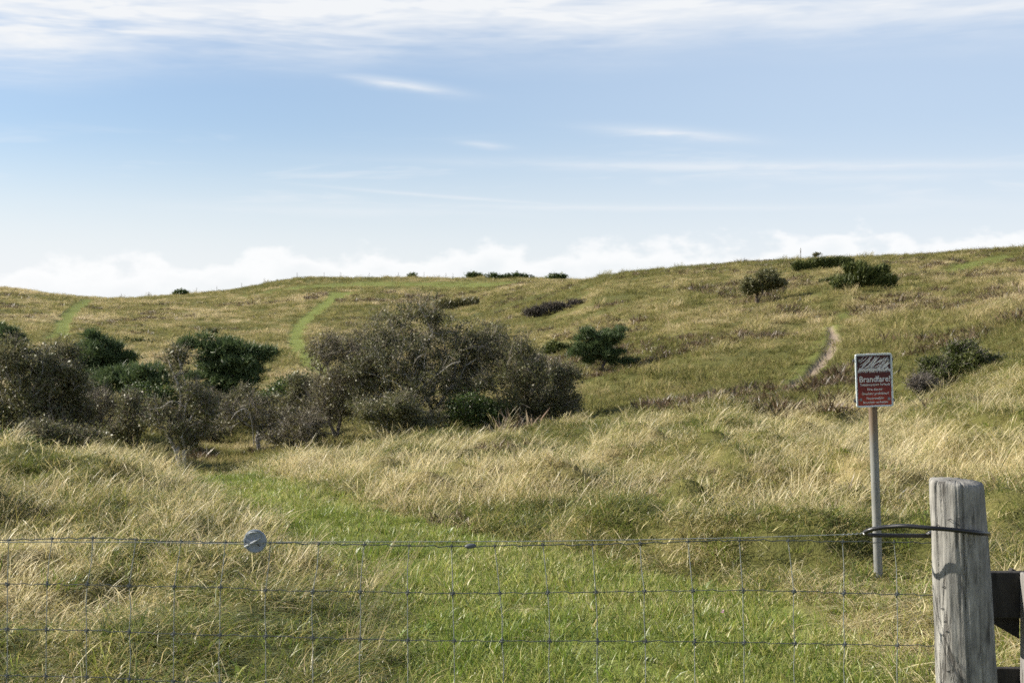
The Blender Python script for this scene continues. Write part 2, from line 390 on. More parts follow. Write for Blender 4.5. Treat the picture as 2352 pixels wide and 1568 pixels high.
def leaf_mat(name, stops, trans=.3, rough=.42, spec=.5):
    m, t, out = mat_new(name)
    bl = t.n('ShaderNodeAttribute', attribute_name='bl'); s = t.n('ShaderNodeSeparateColor'); t.put(s.inputs[0], bl.outputs['Color'])
    c = t.ramp(t.m('ADD', t.m('MULTIPLY', s.outputs[0], .6), t.m('MULTIPLY', s.outputs[1], .4)), stops)
    p = principled(t, c, rough, spec)
    tr = t.n('ShaderNodeBsdfTranslucent'); t.put(tr.inputs[0], c)
    mx = t.n('ShaderNodeMixShader'); mx.inputs[0].default_value = trans
    t.put(mx.inputs[1], p); t.put(mx.inputs[2], tr.outputs[0]); t.put(out.inputs[0], mx.outputs[0])
    return m
M_LEAF = leaf_mat('birch scrub leaf', [(0, (.06, .074, .026)), (.4, (.125, .132, .05)), (.75, (.18, .165, .075)), (1, (.255, .215, .12))], rough=.45, spec=.4)
M_LEAFB = leaf_mat('browning leaf', [(0, (.075, .075, .025)), (.5, (.145, .138, .05)), (1, (.24, .205, .095))])
M_LEAFG = leaf_mat('green leaf', [(0, (.025, .05, .012)), (.5, (.06, .095, .02)), (1, (.12, .15, .04))])
M_PINE = leaf_mat('pine needle', [(0, (.04, .066, .026)), (.5, (.085, .125, .046)), (1, (.16, .20, .08))], trans=.28, rough=.5, spec=.3)
M_JUN = leaf_mat('juniper needle', [(0, (.03, .045, .012)), (.5, (.075, .095, .022)), (1, (.15, .16, .045))], trans=.15, rough=.55, spec=.25)
M_GREYB = leaf_mat('grey brown brush', [(0, (.05, .045, .035)), (.5, (.10, .085, .07)), (1, (.18, .15, .12))], trans=.1, rough=.7, spec=.2)

def bark_mat(name, a, b, scale=9):
    m, t, out = mat_new(name); tc = t.n('ShaderNodeTexCoord')
    n = t.noise(t.vmul(tc.outputs['Object'], (1, 1, .35)), scale, 5, .6)
    c = t.ramp(n, [(.3, a), (.7, b)])
    t.put(out.inputs[0], principled(t, c, .85, .15, normal=bump(t, n, .5, .02))); return m
M_BARK = bark_mat('grey bark', (.10, .085, .075), (.30, .27, .24))
M_PALE = bark_mat('pale bark', (.26, .23, .20), (.60, .56, .50), 5)
M_DARKB = bark_mat('dark bark', (.05, .04, .034), (.15, .12, .10))
M_TWIG = bark_mat('purple twig', (.15, .13, .10), (.29, .255, .20), 20)

def ground_mat():
    m, t, out = mat_new('turf'); tc = t.n('ShaderNodeTexCoord'); o = tc.outputs['Object']
    mo = t.n('ShaderNodeAttribute', attribute_name='mown').outputs['Fac']; di = t.n('ShaderNodeAttribute', attribute_name='dirt').outputs['Fac']
    dr = t.n('ShaderNodeAttribute', attribute_name='dryness_shade').outputs['Fac']
    n1 = t.noise(o, 2.2, 6, .65); n2 = t.noise(o, 17.0, 4, .65)
    f = t.m('ADD', t.m('MULTIPLY', dr, .8), t.m('MULTIPLY', t.m('SUBTRACT', n1, .5), .8), clamp=True)
    c = t.ramp(f, [(0, (.06, .066, .018)), (.35, (.12, .115, .036)), (.7, (.20, .165, .07)), (1, (.30, .24, .12))])
    g = t.ramp(t.m('ADD', t.m('MULTIPLY', n2, .6), t.m('MULTIPLY', n1, .4)), [(.3, (.10, .13, .025)), (.7, (.20, .22, .06))])
    c = t.mix(mo, c, g)
    d = t.ramp(n2, [(.3, (.17, .13, .095)), (.7, (.33, .265, .20))])
    c = t.mix(di, c, d)
    t.put(out.inputs[0], principled(t, c, .9, .1, normal=bump(t, t.m('ADD', n2, n1), .7, .06))); return m
M_GROUND = ground_mat()

# ------------------------------------------------------------------ ground sheet
def dryness_shade(X, Y):
    Rr = np.hypot(X, Y)
    a = fbm(X*.35, Y*.35, 51, 4); b = fbm(X*1.1, Y*.7, 57, 3)
    near = .40 + .12*(1-sstep(Y, 7.5, 10)) + .9*(a-.5) + 1.4*(b-.5) + .03*sstep(Y, 10, 16)
    c = fbm(X*.045+7, Y*.03, 61, 4); e = fbm(X*.22, Y*.14, 67, 4); g = fbm(X*.9, Y*.6, 69, 2)
    rs = sstep(X/np.maximum(Y, 1), .03, .12); e2 = fbm((X-.16*Y)*.42+5, (Y+.16*X)*.055, 73, 4); e = e*(1-rs)+(e*.35+e2*.65)*rs
    farv = .43 + .9*(c-.5) + 1.3*(e-.5) + .8*(g-.5)
    near = near + .10*sstep(Y, 16, 20)*sstep(X, -1, 3)  # crest paler, setting off the painted shade of the hollow behind
    farv = farv - .20*(1-sstep(Rr, 40, 58))*sstep(X, 0, 4)  # shade of the hollow behind the crest, put into the grass colour
    w = sstep(Rr, 24, 30)
    d = near*(1-w)+farv*w
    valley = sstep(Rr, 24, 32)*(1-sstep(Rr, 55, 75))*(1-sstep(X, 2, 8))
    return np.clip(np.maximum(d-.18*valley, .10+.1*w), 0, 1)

def build_ground():
    th = np.concatenate([np.linspace(-math.pi, -R(27), 40)[:-1], np.linspace(-R(27), R(27), 560), np.linspace(R(27), math.pi, 40)[1:]])
    rr = np.concatenate([[.3, 1.0, 2.0], np.exp(np.linspace(math.log(3.0), math.log(400), 420)), [460, 560, 700, 900, 1400, 2200, 3000, 6000, 12000]])
    TH, RR = np.meshgrid(th, rr, indexing='ij')
    X = RR*np.sin(TH); Y = RR*np.cos(TH)
    Z = ground_z(X, Y)
    n, m = X.shape
    V = np.stack([X, Y, Z], -1).reshape(-1, 3)
    I = np.arange(n*m).reshape(n, m)
    F = np.stack([I[:-1, :-1], I[1:, :-1], I[1:, 1:], I[:-1, 1:]], -1).reshape(-1, 4)[:, ::-1]
    me = mesh_np('ground', V, F, {'mown': ('FLOAT', mown(X, Y).ravel()), 'dirt': ('FLOAT', dirt(X, Y).ravel()), 'dryness_shade': ('FLOAT', dryness_shade(X, Y).ravel())}, smooth=True)
    o = link('ground', me, M_GROUND); tag(o, kind='structure', label='rolling grassland with mown tracks rising to a bare hilltop')
build_ground()

# ------------------------------------------------------------------ grass tufts
def tuft(seed, nb, rad, length, width, lean, curl, wind=.35, seg=4, seedheads=0.0, mat=None, upright=0.0):
    g = np.random.default_rng(seed)
    V = []; F = []; C = []; n0 = 0
    for i in range(nb):
        r = rad*math.sqrt(g.random()); a = g.random()*2*np.pi
        b = np.array([r*math.cos(a), r*math.sin(a), -.02])
        L = length*(.45+.75*g.random()); w = width*(.6+.8*g.random())
        ld = a + g.normal()*1.1
        l = lean*(.3+g.random())*(1-upright); cu = curl*(.3+1.2*g.random())
        hd = np.array([math.cos(ld), math.sin(ld), 0]); hd = hd*(1-wind)+np.array([1, .15, 0])*wind*(.6+.8*g.random())
        hd[2] = 0; hd /= np.linalg.norm(hd)+1e-9
        side = np.array([-hd[1], hd[0], 0]); tw = g.normal()*.9
        side = side*math.cos(tw)+hd*math.sin(tw)
        rd = (g.random(), g.random())
        p = b.copy(); ang = l
        pts = [p.copy()]
        for k in range(seg):
            st = L/seg; p = p + st*(hd*math.sin(ang)+np.array([0, 0, 1])*math.cos(ang)); pts.append(p.copy()); ang = min(ang+cu/seg, 2.5)
        head = g.random() < seedheads
        for k, q in enumerate(pts):
            t = k/seg
            ww = w*(1-t**2.2)+.0006 if not head else w*(.55 if k < seg-1 else (1.8 if k == seg-1 else .4))
            V += [q-side*ww/2, q+side*ww/2]; C += [[rd[0] if not head else min(1, .62+.4*rd[0]), rd[1], t, 1]]*2
        for k in range(seg): F.append([n0+2*k, n0+2*k+1, n0+2*k+3, n0+2*k+2])
        n0 += 2*(seg+1)
    return mesh_np('blades', np.array(V), np.array(F), {'bl': ('FLOAT_COLOR', np.array(C))})

_cols = 0
def tuft_collection(meshes, mat):
    global _cols; _cols += 1
    c = bpy.data.collections.new('tuft_shapes_%d' % _cols)
    for i, me in enumerate(meshes):
        me.materials.append(mat); o = bpy.data.objects.new('tuft_shape_%d_%02d' % (_cols, i), me); c.objects.link(o)
    return c

def scatter(name, label, coll, pos, rot, scl, idx, dry, tone, cat=None):
    me = mesh_np(name, pos, [], {'rot': ('FLOAT_VECTOR', rot), 'scl': ('FLOAT_VECTOR', scl), 'idx': ('INT', idx), 'dry': ('FLOAT', dry), 'tone': ('FLOAT', tone)}) if False else None
    me = bpy.data.meshes.new(name); me.vertices.add(len(pos)); me.vertices.foreach_set('co', np.ascontiguousarray(pos, np.float32).ravel())
    for k, typ, arr in (('rot', 'FLOAT_VECTOR', rot), ('scl', 'FLOAT_VECTOR', scl), ('idx', 'INT', idx), ('dry', 'FLOAT', dry), ('tone', 'FLOAT', tone)):
        a = me.attributes.new(k, typ, 'POINT'); arr = np.ascontiguousarray(arr, np.int32 if typ == 'INT' else np.float32)
        a.data.foreach_set('vector' if typ == 'FLOAT_VECTOR' else 'value', arr.ravel())
    o = link(name, me); tag(o, label, cat or name.split('_')[-1], kind='stuff')
    ng = bpy.data.node_groups.new(name+'_scatter', 'GeometryNodeTree')
    ng.interface.new_socket('Geometry', in_out='INPUT', socket_type='NodeSocketGeometry'); ng.interface.new_socket('Geometry', in_out='OUTPUT', socket_type='NodeSocketGeometry')
    N = ng.nodes; L = ng.links
    gi = N.new('NodeGroupInput'); go = N.new('NodeGroupOutput'); ip = N.new('GeometryNodeInstanceOnPoints'); ci = N.new('GeometryNodeCollectionInfo')
    ci.inputs['Collection'].default_value = coll; ci.inputs['Separate Children'].default_value = True; ci.inputs['Reset Children'].default_value = True
    def na(nm, typ):
        q = N.new('GeometryNodeInputNamedAttribute'); q.data_type = typ; q.inputs['Name'].default_value = nm
        return [s for s in q.outputs if s.enabled and s.name == 'Attribute'][0]
    er = N.new('FunctionNodeEulerToRotation')
    L.new(gi.outputs[0], ip.inputs['Points']); L.new(ci.outputs[0], ip.inputs['Instance']); ip.inputs['Pick Instance'].default_value = True
    L.new(na('idx', 'INT'), ip.inputs['Instance Index']); L.new(na('rot', 'FLOAT_VECTOR'), er.inputs[0]); L.new(er.outputs[0], ip.inputs['Rotation'])
    L.new(na('scl', 'FLOAT_VECTOR'), ip.inputs['Scale']); L.new(ip.outputs[0], go.inputs[0])
    md = o.modifiers.new('scatter', 'NODES'); md.node_group = ng
    return o

def wedge(y0, y1, dens, half=R(25)):
    """random points on the ground in the viewed wedge, dens(Y) per square metre"""
    out = []
    edges = np.exp(np.linspace(math.log(y0), math.log(y1), 40))
    for a, b in zip(edges[:-1], edges[1:]):
        area = math.tan(half)*(b*b-a*a); n = rng.poisson(area*dens((a+b)/2))
        Y = np.sqrt(rng.random(n)*(b*b-a*a)+a*a); X = (rng.random(n)*2-1)*math.tan(half)*Y
        out.append(np.stack([X, Y], 1))
    return np.concatenate(out)
def finish(XY, rz=True, tilt=.12):
    n = len(XY); pos = np.concatenate([XY, ground_z(XY[:, 0], XY[:, 1])[:, None]], 1)
    rot = np.stack([rng.normal(size=n)*tilt, rng.normal(size=n)*tilt+.03, (rng.random(n)-.5)*(2.4 if rz == 'wind' else 6.283)], 1)
    return pos, rot

# tall meadow grass, near
tall = [tuft(100+i, 50, .12, L, .0044, .7, 2.6, .15, 4, .0) for i, L in enumerate((.15, .18, .21, .16))] + \
       [tuft(120+i, 26, .10, L, .0030, .30, 1.1, .42, 5, .5) for i, L in enumerate((.25, .30, .36))] + \
       [tuft(140+i, 54, .14, L, .0040, .85, 2.6, .35, 5, .05) for i, L in enumerate((.24, .28, .32))] + \
       [tuft(160+i, 40, .16, .20, .0042, 1.75, .5, .2, 3) for i in range(2)]
C_TALL = tuft_collection(tall, M_GRASS)
def grass_near():
    XY = wedge(3.2, 27, lambda Y: 60 if Y < 10 else 54 if Y < 16 else 42)
    X, Y = XY.T; mo = mown(X, Y); se = semi(X, Y)
    keep = rng.random(len(X)) > np.clip(mo*1.3, 0, .955)
    XY = XY[keep]; X, Y = XY.T; mo = mo[keep]; se = se[keep]
    dr = dryness_shade(X, Y); n = len(X)
    pos, rot = finish(XY, 'wind')
    lumps = fbm(X*1.1, Y*.9, 71, 3)
    h = (.58+.75*lumps)*(1-.68*mo)*(1-.42*se)
    h *= .66+.34*sstep(Y, 7.5, 13)
    h *= 1-.55*np.exp(-((X-px(2018, 9.4))**2+(Y-9.2)**2)/.12)
    stalk = rng.random(n) < np.clip(.06+.40*(dr-.35)+.10*sstep(Y, 9, 14), .02, .38)*(1-.8*se)
    idx = np.where(stalk, rng.integers(4, 7, n), np.where(rng.random(n) < .42, rng.integers(7, 10, n), rng.integers(0, 4, n)))
    mat_ = (rng.random(n) < .10) & ~stalk; idx = np.where(mat_, rng.integers(10, 12, n), idx)     # flattened dead matting
    s = (.8+.45*rng.random(n)); wide = 1+.22*sstep(Y, 10, 22)
    scl = np.stack([s*wide*1.1, s*wide*1.1, s*h*.98], 1)
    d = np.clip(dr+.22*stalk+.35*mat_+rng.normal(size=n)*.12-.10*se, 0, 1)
    scatter('meadow_grass', 'tall straw and green meadow grass covering the near field', C_TALL, pos, rot, scl, idx, d, rng.random(n))
grass_near()

lawn = [tuft(200+i, 42, .085, .055+.012*i, .0042, .5, 1.2, .1, 3) for i in range(4)] + [tuft(230+i, 16, .07, .075, .017, .9, 1.1, .0, 3) for i in range(2)]
C_LAWN = tuft_collection(lawn, M_LAWN)
def grass_lawn():
    XY = wedge(3.2, 24, lambda Y: 95 if Y < 10 else 70 if Y < 15 else 50)
    X, Y = XY.T; mo = np.maximum(mown(X, Y), .6*semi(X, Y))
    keep = rng.random(len(X)) < mo*1.1+.12
    XY = XY[keep]; X, Y = XY.T; n = len(X); pos, rot = finish(XY)
    d = np.clip(.32+1.0*(fbm(X*.9, Y*.9, 81, 3)-.5)+.22*semi(X, Y)+rng.normal(size=n)*.12, 0, 1)
    s = .8+.6*rng.random(n); hz = .8+.9*fbm(X*2, Y*2, 83, 2)
    scatter('path_grass', 'short green mown grass of the winding footpath', C_LAWN, pos, rot, np.stack([s*1.2, s*1.2, s*hz], 1), np.where(rng.random(n) < .05, rng.integers(4, 6, n), rng.integers(0, 4, n)), d, .35+.65*rng.random(n))
grass_lawn()

hill = [tuft(300+i, 54, .34, .34+.05*(i % 3), .019, .7, 1.5, .35, 2) for i in range(5)] + [tuft(320+i, 44, .28, .42, .013, .3, .9, .4, 3, .3) for i in range(2)]
C_HILL = tuft_collection(hill, M_HILL)
def grass_hill():
    XY = wedge(24, 330, lambda Y: 13 if Y < 36 else 8 if Y < 50 else 4.2 if Y < 90 else 2.6 if Y < 140 else 1.4 if Y < 200 else .8)
    X, Y = XY.T; mo = mown(X, Y); di = dirt(X, Y)
    di = sstep(-pdist(X, Y, DIRT), -.42, -.08)
    keep = (rng.random(len(X)) > mo*.88) & (rng.random(len(X)) > di*1.3) & (fbm(X*.5, Y*.35, 91, 3) > .22)
    XY = XY[keep]; X, Y = XY.T; n = len(X); pos, rot = finish(XY, 'wind')
    dr = np.clip(dryness_shade(X, Y)+rng.normal(size=n)*.08, 0, 1)
    s = (.6+.6*rng.random(n))*(1+.55*sstep(Y, 110, 240)); h = (.25+.85*fbm(X*.7, Y*.6, 93, 3))
    mo = mown(X, Y); h = h*(1-.8*mo); dr = dr*(1-mo)+mo*(.12+.2*rng.random(n)); big = (rng.random(n) < .07) & (Y > 45); s = s*np.where(big, 1.5, 1.0)*(.55+.45*sstep(Y, 28, 48)); h = h*np.where(big, 1.25, 1)
    idx = np.where(rng.random(n) < .25, rng.integers(5, 7, n), rng.integers(0, 5, n))
    scatter('hillside_grass', 'rough tussock grass covering the far hillside and hollow', C_HILL, pos, rot, np.stack([s, s, s*h], 1), idx, dr, rng.random(n))
grass_hill()

heath = [tuft(400+i, 60, .30, .30, .022, .55, .5, .15, 2) for i in range(4)]
C_HEATH = tuft_collection(heath, M_HEATH)
def heather():
    XY = wedge(9, 230, lambda Y: 9 if Y < 26 else 5 if Y < 60 else 3 if Y < 110 else 1.2)
    X, Y = XY.T; x = 1176+X/Y*FPX
    v = fbm(X*.20+3, Y*.13, 95, 4)+.06*sstep(x, 1300, 2300)+.05*(fbm(X*1.1, Y*.9, 97, 2)-.5)
    nearv = fbm(X*.55+11, Y*.55, 99, 3)
    keep = np.where(Y < 26, (nearv > .69) & (x > 900), (v > .63)) & (mown(X, Y) < .3) & (dirt(X, Y) < .1) & ~((x > 2040) & (Y > 26) & (Y < 42))
    XY = XY[keep]; X, Y = XY.T; n = len(X); pos, rot = finish(XY)
    s = (.55+.7*rng.random(n))*np.where(rng.random(n) < .12, 1.7, 1.0)*np.where(Y < 26, .5, 1.0+.4*sstep(Y, 110, 220))
    scatter('heather', 'patches of low brown heather between the grass tussocks', C_HEATH, pos, rot, np.stack([s, s, s*.75], 1), rng.integers(0, 4, n), np.clip(.45+rng.normal(size=n)*.22, 0, 1), rng.random(n), 'heather')
heather()

# ------------------------------------------------------------------ trees and shrubs
def frust(A, B, ra, rb, n):
    """prisms from A to B (m x 3) with radii ra, rb"""
    m = len(A); T = B-A; T = T/(np.linalg.norm(T, axis=1)[:, None]+1e-9)
    ref = np.where(np.abs(T[:, 2:3]) < .9, np.array([[0, 0, 1.]]), np.array([[1., 0, 0]]))
    u = np.cross(T, ref); u /= np.linalg.norm(u, axis=1)[:, None]+1e-9; v = np.cross(T, u)
    ang = np.arange(n)/n*2*np.pi
    ring = np.cos(ang)[None, :, None]*u[:, None]+np.sin(ang)[None, :, None]*v[:, None]
    V = np.concatenate([A[:, None]+ring*ra[:, None, None], B[:, None]+ring*rb[:, None, None]], 1).reshape(-1, 3)
    k = np.arange(n); q = np.stack([k, (k+1) % n, n+(k+1) % n, n+k], 1)
    F = (np.arange(m)[:, None, None]*2*n+q[None]).reshape(-1, 4)
    return V, F

def unit(g, n):
    v = g.normal(size=(n, 3)); return v/(np.linalg.norm(v, axis=1)[:, None]+1e-9)

def leaves_mesh(name, pos, g, size, clump, aspect=.62, droop=.0, axis=None):
    """diamond shaped leaves, two triangles folded along the rib"""
    n = len(pos); d = unit(g, n) if axis is None else axis
    d = d+np.array([0, 0, -droop]); d /= np.linalg.norm(d, axis=1)[:, None]+1e-9
    s = np.cross(d, unit(g, n)); s /= np.linalg.norm(s, axis=1)[:, None]+1e-9
    nn = np.cross(d, s); L = (size*(.45+1.5*g.random(n)**2.2))[:, None]; w = L*aspect/2
    V = np.stack([pos-d*L/2, pos+s*w+nn*w*.35, pos+d*L/2, pos-s*w+nn*w*.35], 1).reshape(-1, 3)
    b = np.arange(n)[:, None]*4
    F = np.concatenate([b+np.array([0, 1, 2]), b+np.array([0, 2, 3])])
    C = np.zeros((n, 4, 4)); C[:, :, 0] = g.random(n)[:, None]; C[:, :, 1] = clump[:, None]; C[:, :, 3] = 1
    return mesh_np(name, V, F, {'bl': ('FLOAT_COLOR', C.reshape(-1, 4))})

def strips_mesh(name, pos, d, L, w, g, clump):
    n = len(pos); s = np.cross(d, unit(g, n)); s /= np.linalg.norm(s, axis=1)[:, None]+1e-9
    L = np.asarray(L)[:, None]; w = np.asarray(w)[:, None]
    V = np.stack([pos-s*w/2, pos+s*w/2, pos+d*L+s*w*.15, pos+d*L-s*w*.15], 1).reshape(-1, 3)
    F = (np.arange(n)[:, None]*4+np.array([0, 1, 2, 3]))
    C = np.zeros((n, 4, 4)); C[:, :, 0] = g.random(n)[:, None]; C[:, :, 1] = clump[:, None]; C[:, :, 3] = 1
    return mesh_np(name, V, F, {'bl': ('FLOAT_COLOR', C.reshape(-1, 4))})

def plant(name, label, cat, x, Y, lobes, kind='leaf', tips=250, leaf=60, size=.05, spread=.16, stems=1, r0=.004, mats=(None, None), twigs=0, twig_len=.35,
          lean=0.0, seed=1, group=None, shell=.5, depth=1.0, twig_mat=None, sink=.05, trunk_h=.25, wander=.12, droop=.25, clear=0.0, limbs=(), lump=5, core=.86):
    """x, Y: where it stands; lobes: (x, y, rx, ry) of its foliage masses seen from the viewpoint, in working pixels at that distance"""
    g = np.random.default_rng(seed); k = Y/FPX
    bx = px(x, Y); bz = float(ground_z(np.array(bx), np.array(Y))); base = np.array([bx, Y, bz])
    root = empty(name, tuple(base), label, cat, group)
    LB = []
    for lb in lobes:
        lx, ly, rx, ry = lb[:4]; dy = lb[4] if len(lb) > 4 else 0.0
        c = np.array([px(lx, Y)-bx, dy, EYE+(784-ly)*k-bz]); LB.append((c, np.array([rx*k, min(rx, ry*1.5)*k*depth, ry*k])))
    LB2 = []
    for c, r in LB:                # break each mass into a core and uneven clumps round it
        LB2.append((c, r*core))
        for q in range(lump):
            d = unit(g, 1)[0]; LB2.append((c+d*r*(.55+.45*g.random()), r*(.20+.20*g.random())*np.array([1.1, 1.1, .7 if kind == 'needle' else .9])))
    LB = LB2 if lump else LB
    vol = np.array([np.prod(r)**(2/3) for _, r in LB]); pr = vol/vol.sum()
    which = g.choice(len(LB), tips, p=pr)
    dirs = unit(g, tips); rad = (shell+(1-shell)*g.random(tips))**.7
    rad = np.where(g.random(tips) < .22, rad*g.random(tips), rad)
    rad = rad*(.86+.28*fbm(dirs[:, 0]*2.2+seed, dirs[:, 2]*2.2+dirs[:, 1], seed+5, 2))
    C = np.array([c for c, _ in LB]); RR = np.array([r for _, r in LB])
    tp = C[which]+dirs*RR[which]*rad[:, None]
    if (tp[:, 2] > .04+clear).sum() < 12: tp[:, 2] += .1+clear-np.percentile(tp[:, 2], 30); C[:, 2] += .3
    tp = tp[tp[:, 2] > .04+clear]
    top = max(c[2]+r[2] for c, r in LB)
    # skeleton
    P_ = []; par = []
    cen = (C*pr[:, None]).sum(0)
    for s in range(stems):
        a = g.random()*6.28; off = np.array([math.cos(a), math.sin(a), 0])*(.0 if stems == 1 else .18*RR[:, 0].mean()*g.random())
        P_.append(off+np.array([0, 0, -sink])); par.append(-1)
        d = np.array([cen[0]*.5+g.normal()*.12*top, g.normal()*.12*top, top*trunk_h])
        for q in range(1, 4):
            P_.append(off+d*q/3+g.normal(size=3)*.02*top*(q/3)); par.append(len(P_)-2)
    P_ = [np.array(p) for p in P_]
    arr = np.zeros((len(P_)+len(tp)*3+8, 3)); plen = np.zeros(len(arr)); n = len(P_); arr[:n] = P_
    for i in range(n): plen[i] = 0 if par[i] < 0 else plen[par[i]]+np.linalg.norm(arr[i]-arr[par[i]])
    ok = np.ones(len(arr), bool)
    for i in range(n): ok[i] = par[i] >= 0 and (i % 4) >= 2
    order = np.argsort(np.linalg.norm(tp-np.array([0, 0, top*trunk_h]), axis=1)); ends = []
    for i in order:
        t = tp[i]; dd = np.linalg.norm(arr[:n]-t, axis=1); cost = dd+.35*plen[:n]+np.where(arr[:n, 2] > t[2]+.15*top, dd*.6, 0)+np.where(ok[:n], 0, 1e6)
        p = int(np.argmin(cost)); L = dd[p]; v = t-arr[p]; last = p
        st = 2 if L > .12*top else 1
        for q in range(1, st+1):
            pt = arr[p]+v*q/(st)
            if q < st: pt = pt+g.normal(size=3)*L*wander+np.array([0, 0, .10*L])
            arr[n] = pt; par.append(last); plen[n] = plen[last]+L/st; last = n; n += 1
        ends.append(last)
    arr = arr[:n]; par = np.array(par); cnt = np.zeros(n); cnt[ends] += 1
    for i in range(n-1, -1, -1):
        if par[i] >= 0: cnt[par[i]] += cnt[i]
    rad = r0*np.power(np.maximum(cnt, 1), .47)
    ch = np.nonzero(par >= 0)[0]
    V, F = frust(arr[par[ch]], arr[ch], np.minimum(rad[par[ch]], rad[ch]*1.35), rad[ch], 5)
    bark, lm = mats
    trunk = link('trunk', mesh_np('trunk', V, F, smooth=True), bark, root)
    tips_p = arr[ends]; pd = tips_p-arr[par[ends]]; pd /= np.linalg.norm(pd, axis=1)[:, None]+1e-9
    nt = len(tips_p); tone = g.random(nt)
    if kind == 'leaf':
        per = np.maximum(1, (leaf*(.35+1.3*g.random(nt))).astype(int)); who = np.repeat(np.arange(nt), per)
        al = g.random(len(who))[:, None]
        pos = tips_p[who]-pd[who]*spread*1.5*al+g.normal(size=(len(who), 3))*spread*np.array([1, 1, .8])*(.4+.9*tone[who][:, None])
        pos = pos[:, :]; keep = pos[:, 2] > -.02+clear*.6; pos = pos[keep]; who = who[keep]
        me = leaves_mesh('crown', pos, g, size, np.clip(tone[who]*.7+.3*g.random(len(who)), 0, 1), droop=droop)
    elif kind == 'needle':       # tufts of needles round each shoot, pointing up and out
        per = leaf; who = np.repeat(np.arange(nt), per)
        d = unit(g, len(who)); d = d+np.array([0, 0, .55])+pd[who]*.6; d /= np.linalg.norm(d, axis=1)[:, None]
        pos = tips_p[who]+g.normal(size=(len(who), 3))*spread*np.array([1, 1, .45])
        me = strips_mesh('crown', pos, d, size*(.7+.6*g.random(len(who))), size*.14*(.7+.6*g.random(len(who))), g, np.clip(tone[who]*.8+.2*g.random(len(who)), 0, 1))
    else:                         # upright sprays: juniper, brush
        per = leaf; who = np.repeat(np.arange(nt), per)
        d = unit(g, len(who))*.7+np.array([lean, 0, 1.0])+pd[who]*.5; d /= np.linalg.norm(d, axis=1)[:, None]
        pos = tips_p[who]+g.normal(size=(len(who), 3))*spread-d*size*.4
        me = strips_mesh('crown', pos, d, size*(.6+.8*g.random(len(who))), size*.2*(.6+.8*g.random(len(who))), g, np.clip(tone[who]*.8+.2*g.random(len(who)), 0, 1))
    link('crown', me, lm, root)
    for lm_ in limbs:              # pale bent boughs that show through the foliage
        q = np.array([[px(a, Y)-bx, -dd, EYE+(784-b_)*k-bz] for a, b_, dd in lm_]); tq = np.linspace(0, len(q)-1, 5*len(q)); q = np.stack([pchip(np.arange(len(q)), q[:, i], tq) for i in range(3)], 1)
        mb = MB(); mb.tube(q, np.linspace(1.0, .4, len(q))*Y*.00046, 6); mb.build('limb', M_PALE, root, smooth=True)
    if twigs:
        who = np.repeat(np.arange(nt), twigs); d = unit(g, len(who))*.75+pd[who]+np.array([0, 0, .25]); d /= np.linalg.norm(d, axis=1)[:, None]
        me = strips_mesh('twigs', tips_p[who]-pd[who]*g.random(len(who))[:, None]*twig_len*.7, d, twig_len*(.4+.8*g.random(len(who))), np.full(len(who), Y*.00026), g, tone[who])
        link('twigs', me, twig_mat or M_TWIG, root)
    return root

def sky_y(x, a=150.0, b=330.0):
    yy = np.linspace(a, b, 300); zz = ground_z(px(x, yy), yy); return float(yy[np.argmax((zz-EYE)/yy)])
# the big scrub thicket in the middle
plant('leafy_tree', 'largest grey-green birch scrub tree with bare purple twigs on top, left of the small pine', 'tree', 960, 40,
      [(960, 840, 200, 135), (890, 780, 100, 75), (1060, 785, 125, 75), (970, 712, 70, 40), (850, 890, 130, 95), (1050, 900, 130, 90), (1140, 820, 90, 65)],
      tips=1250, leaf=52, size=.050, spread=.14, stems=5, r0=.0036, mats=(M_PALE, M_LEAF), twigs=5, twig_len=.55, seed=11, trunk_h=.3, depth=.9, shell=.35,
      limbs=[[(950, 960, 0), (958, 900, .6), (955, 850, 1.2), (966, 822, 1.6), (980, 812, 1.7)], [(955, 960, 0), (985, 880, .6), (1020, 850, 1.2), (1046, 832, 1.5), (1062, 828, 1.5)], [(940, 950, 0), (900, 905, .8), (885, 880, 1.3)]])
plant('leafy_shrub', 'rounded brownish scrub crown at the right end of the big thicket', 'shrub', 1235, 39,
      [(1235, 885, 105, 92), (1295, 900, 52, 68), (1180, 860, 85, 80), (1200, 945, 110, 48)],
      tips=640, leaf=52, size=.050, spread=.13, stems=4, r0=.0036, mats=(M_BARK, M_LEAF), twigs=6, twig_len=.5, seed=12, shell=.35)
plant('leafy_shrub', 'thin purple-brown twiggy shrub at the left end of the big thicket', 'shrub', 775, 40,
      [(775, 865, 85, 90), (745, 800, 55, 45), (745, 940, 85, 50), (825, 805, 65, 65)],
      tips=520, leaf=26, size=.048, spread=.15, stems=5, r0=.0036, mats=(M_BARK, M_LEAFB), twigs=9, twig_len=.5, seed=13, shell=.3)
plant('evergreen_shrub', 'dark green evergreen bush in the shady core of the thicket', 'shrub', 1085, 38.3,
      [(1070, 935, 60, 45), (1120, 955, 60, 35)], tips=260, leaf=44, size=.05, spread=.12, stems=3, mats=(M_DARKB, M_LEAFG), seed=14)
plant('leafy_shrub', 'pale leafy low shrub in front of the big thicket', 'shrub', 905, 36.5,
      [(890, 950, 80, 55), (960, 970, 65, 36)], tips=320, leaf=46, size=.050, spread=.13, stems=4, mats=(M_PALE, M_LEAF), twigs=4, seed=15, shell=.3)

